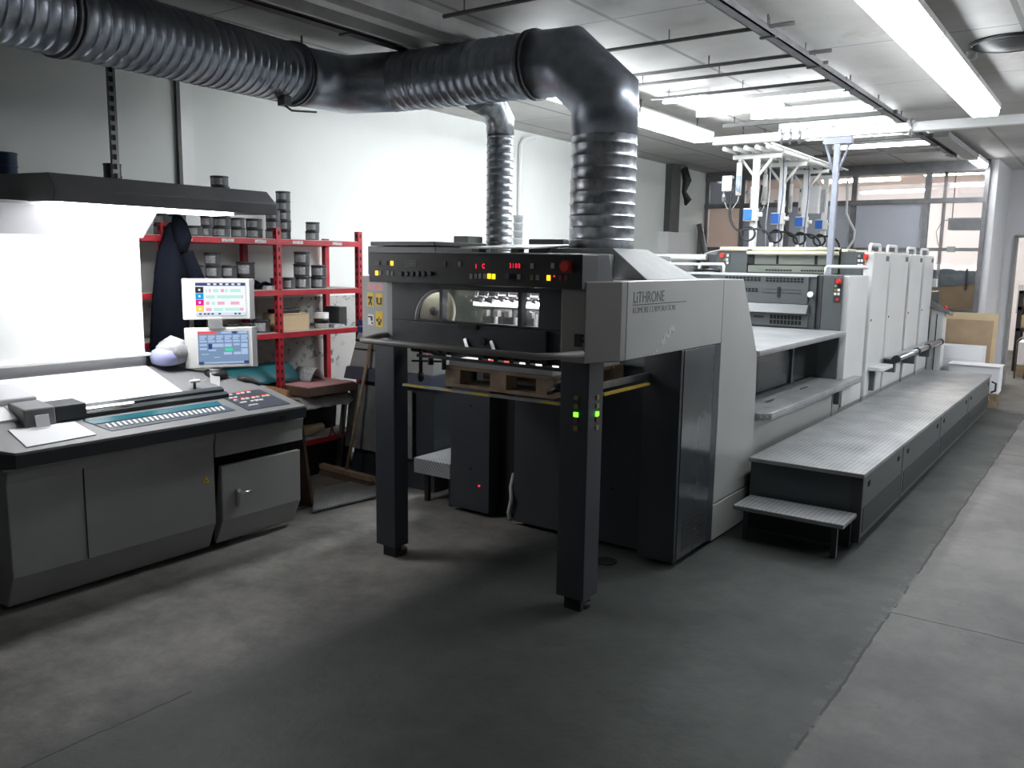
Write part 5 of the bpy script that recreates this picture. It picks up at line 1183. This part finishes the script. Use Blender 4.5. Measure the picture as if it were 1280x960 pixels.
# feeder operator stand
t = T('feeder_console', 'slim grey control stand with sloped top at the far end of the press', 'console', (-1.7, 11.05, 0))
t.part('column', MB().prism([(10.9,.0), (10.9,1.12), (11.12,1.0), (11.12,0)], 'x', -1.80, -1.66), 'press_w', bevel=.004)
t.part('sloped_top', MB().hexa([(-1.81,10.86,1.13),(-1.60,10.86,1.06),(-1.60,11.14,1.02),(-1.81,11.14,1.10),(-1.81,10.86,1.21),(-1.60,10.86,1.09),(-1.60,11.14,1.06),(-1.81,11.14,1.16)]), 'desk', bevel=.004)
t.part('button', MB().cyl((-1.655, 10.95, 1.10), (-1.655, 10.95, 1.145), .022, 12), 'redp')
t.part('seam', MB().box(-1.735, -1.725, 10.895, 10.901, .3, 1.05), 'black'); t.part('latch', MB().cyl((-1.70, 10.90, .70), (-1.70, 10.895, .70), .008, 8), 'black')
tf = T('paper_feeder', 'grey feeder housing behind the last printing unit', 'machine', (-2.5, 11.2, 0))
tf.part('body', MB().box(-3.25, -1.83, 10.85, 11.55, .0, 1.3), 'mid', bevel=.005)
tw[3].part('handset', MB().box(-1.80, -1.74, 10.79, 10.83, 1.36, 1.46), 'whitep', bevel=.01)

# ================================================================== FAR END STACKS
t = T('leaning_cardboard', 'large framed cardboard sheet leaning against the back wall', 'cardboard', (-1.5, 11.7, .1))
t.part('sheet', MB().hexa([(-1.79,11.62,.0),(-1.19,11.62,.0),(-1.19,11.64,.0),(-1.79,11.64,.0),(-1.79,11.76,1.04),(-1.19,11.76,1.04),(-1.19,11.78,1.04),(-1.79,11.78,1.04)]), 'card2')
t.part('centre_patch', MB().hexa([(-1.76,11.66,.35),(-1.235,11.66,.35),(-1.235,11.665,.35),(-1.76,11.665,.35),(-1.76,11.735,.955),(-1.235,11.735,.955),(-1.235,11.74,.955),(-1.76,11.74,.955)]), 'card')
t.part('white_edge', MB().hexa([(-1.80,11.615,.0),(-1.79,11.615,.0),(-1.79,11.64,.0),(-1.80,11.64,.0),(-1.80,11.755,1.04),(-1.79,11.755,1.04),(-1.79,11.78,1.04),(-1.80,11.78,1.04)]), 'white')
t = T('paper_stack_pallet', 'tall stack of white paper in front of the leaning cardboard', 'paper', (-1.5, 11.4, 0))
t.part('reams', MB().box(-1.80, -1.27, 11.30, 11.60, .10, .66), 'paper', bevel=.003); t.part('pallet', MB().box(-1.78, -1.29, 11.32, 11.58, 0, .10), 'wood')
t.part('ream_line', MB().box(-1.801, -1.269, 11.299, 11.30, .50, .503).box(-1.801, -1.269, 11.299, 11.30, .3, .303), 'refl')
t = T('paper_stack_pallet', 'lower white paper stack nearest the aisle with loose sheets on top', 'paper', (-1.3, 11.1, 0))
t.part('reams', MB().box(-1.565, -1.045, 10.95, 11.27, .17, .475), 'paper', bevel=.003)
t.part('top_sheet', MB().hexa([(-1.58,10.93,.477),(-1.03,10.93,.477),(-1.03,11.27,.477),(-1.58,11.27,.477),(-1.58,10.93,.482),(-1.03,10.93,.479),(-1.03,11.27,.482),(-1.58,11.27,.484)]), 'paper')
pb_ = MB()
for y in (10.97, 11.18):
    for x in (-1.55, -1.34, -1.13): pb_.box(x, x+.08, y, y+.07, .02, .14)
pb_.box(-1.56, -1.05, 10.96, 11.26, .14, .168).box(-1.56, -1.05, 10.97, 11.04, 0, .02).box(-1.56, -1.05, 11.18, 11.25, 0, .02)
t.part('pallet', pb_, 'wood')
# beyond glass: wrapped load
t = T('wrapped_load', 'brown carton load under grey plastic film behind the glass partition', 'load', (-1.75, 12.7, 0))
t.part('cartons', MB().box(-2.3, -1.52, 12.3, 13.1, .9, 1.45), 'card', bevel=.01)
wf = MB(); wf.sheet(lambda u_, v: (-2.33+.85*u_, 12.27+.86*v, 1.47+.17*math.sin(PI*(.15+.7*v))*(1-.25*u_)+.02*math.sin(14*u_+5*v)), 24, 16)
t.part('plastic_film', wf, 'wrap', solid=.01); t.part('film_skirt', MB().hexa([(-2.33,12.28,1.28),(-1.50,12.28,1.40),(-1.50,13.12,1.40),(-2.33,13.12,1.28),(-2.33,12.27,1.56),(-1.50,12.27,1.55),(-1.50,13.12,1.55),(-2.33,13.12,1.56)]), 'wrap')
t.part('strap', MB().box(-1.66, -1.63, 12.262, 12.27, 1.30, 1.58), 'black')
t.part('support_table', MB().box(-2.4, -1.47, 12.2, 13.1, .84, .9).box(-2.35, -2.3, 12.3, 12.35, 0, .84).box(-1.6, -1.55, 12.3, 12.35, 0, .84).box(-2.35, -2.3, 13.0, 13.05, 0, .84).box(-1.6, -1.55, 13.0, 13.05, 0, .84), 'card2')
t = T('hanging_box', 'grey rectangular box hanging behind the right bay of the partition', 'box', (-1.7, 12.4, 2.07))
t.part('case', MB().box(-1.92, -1.46, 12.3, 12.6, 2.07, 2.22), 'beam')
t.part('cable', MB().tube([(-1.92, 12.35, 2.20), (-2.0, 12.35, 2.18), (-2.06, 12.35, 2.05), (-2.03, 12.35, 1.9), (-2.0, 12.35, 1.84)], .006, 5), 'dsteel')
for x in (-1.9, -1.5): t.part('hanger', MB().cyl((x, 12.45, 2.2), (x, 12.45, 3.25), .008, 6), 'dsteel')
# beyond the doorway
t = T('far_shelf', 'black shelf with brown parcels beyond the doorway', 'shelf', (-1.1, 15.5, 0))
fr = MB()
for x in (-1.30, -.7):
    for y in (15.2, 15.8): fr.box(x, x+.06, y, y+.06, 0, 1.25)
for z in (.62, .95, 1.2): fr.box(-1.30, -.64, 15.2, 15.86, z, z+.05)
t.part('frame', fr, 'black')
for i, (z, hgt, m_) in enumerate(((.67, .2, 'card2'), (1.0, .16, 'card'), (1.25, .28, 'card2'))):
    solo('parcel', MB().box(-1.25, -.72, 15.25, 15.8, z, z+hgt), m_, ['brown parcel on the lowest level of the far shelf', 'brown parcel on the middle level of the far shelf', 'large tan parcel on top of the far shelf'][i], 'parcel', (-1, 15.5, z), 'parcels on the far shelf', bevel=.02)
t = T('blue_machine', 'blue framed machine standing far beyond the doorway', 'machine', (-1.0, 17.5, 0))
t.part('post', MB().box(-1.35, -1.27, 17.4, 17.5, 0, 2.6), 'bluem'); t.part('arm', MB().box(-1.35, -.6, 17.4, 17.5, 1.95, 2.05).box(-1.35, -.6, 17.4, 17.5, 1.6, 1.68), 'bluem')
t.part('bed', MB().box(-1.5, -.5, 17.3, 18, .8, 1.3), 'beam')
t = T('paper_pallet', 'pallet of white wrapped paper just beyond the doorway', 'paper', (-.9, 14.6, 0))
t.part('reams', MB().box(-1.18, -.6, 14.5, 15.0, .16, .52), 'paper', bevel=.02); t.part('pallet', MB().box(-1.18, -.6, 14.5, 15.0, .04, .16).box(-1.16, -1.08, 14.52, 14.98, 0, .04).box(-.7, -.62, 14.52, 14.98, 0, .04), 'wood')
solo('trolley_handle', MB().tube([(-1.17, 14.2, 0), (-1.17, 14.2, .55), (-1.12, 14.2, .60), (-1.05, 14.2, .55), (-1.05, 14.2, 0)], .012, 6), 'dsteel', 'dark tubular trolley handle just beyond the doorway', 'handle', (-1.1, 14.2, 0))
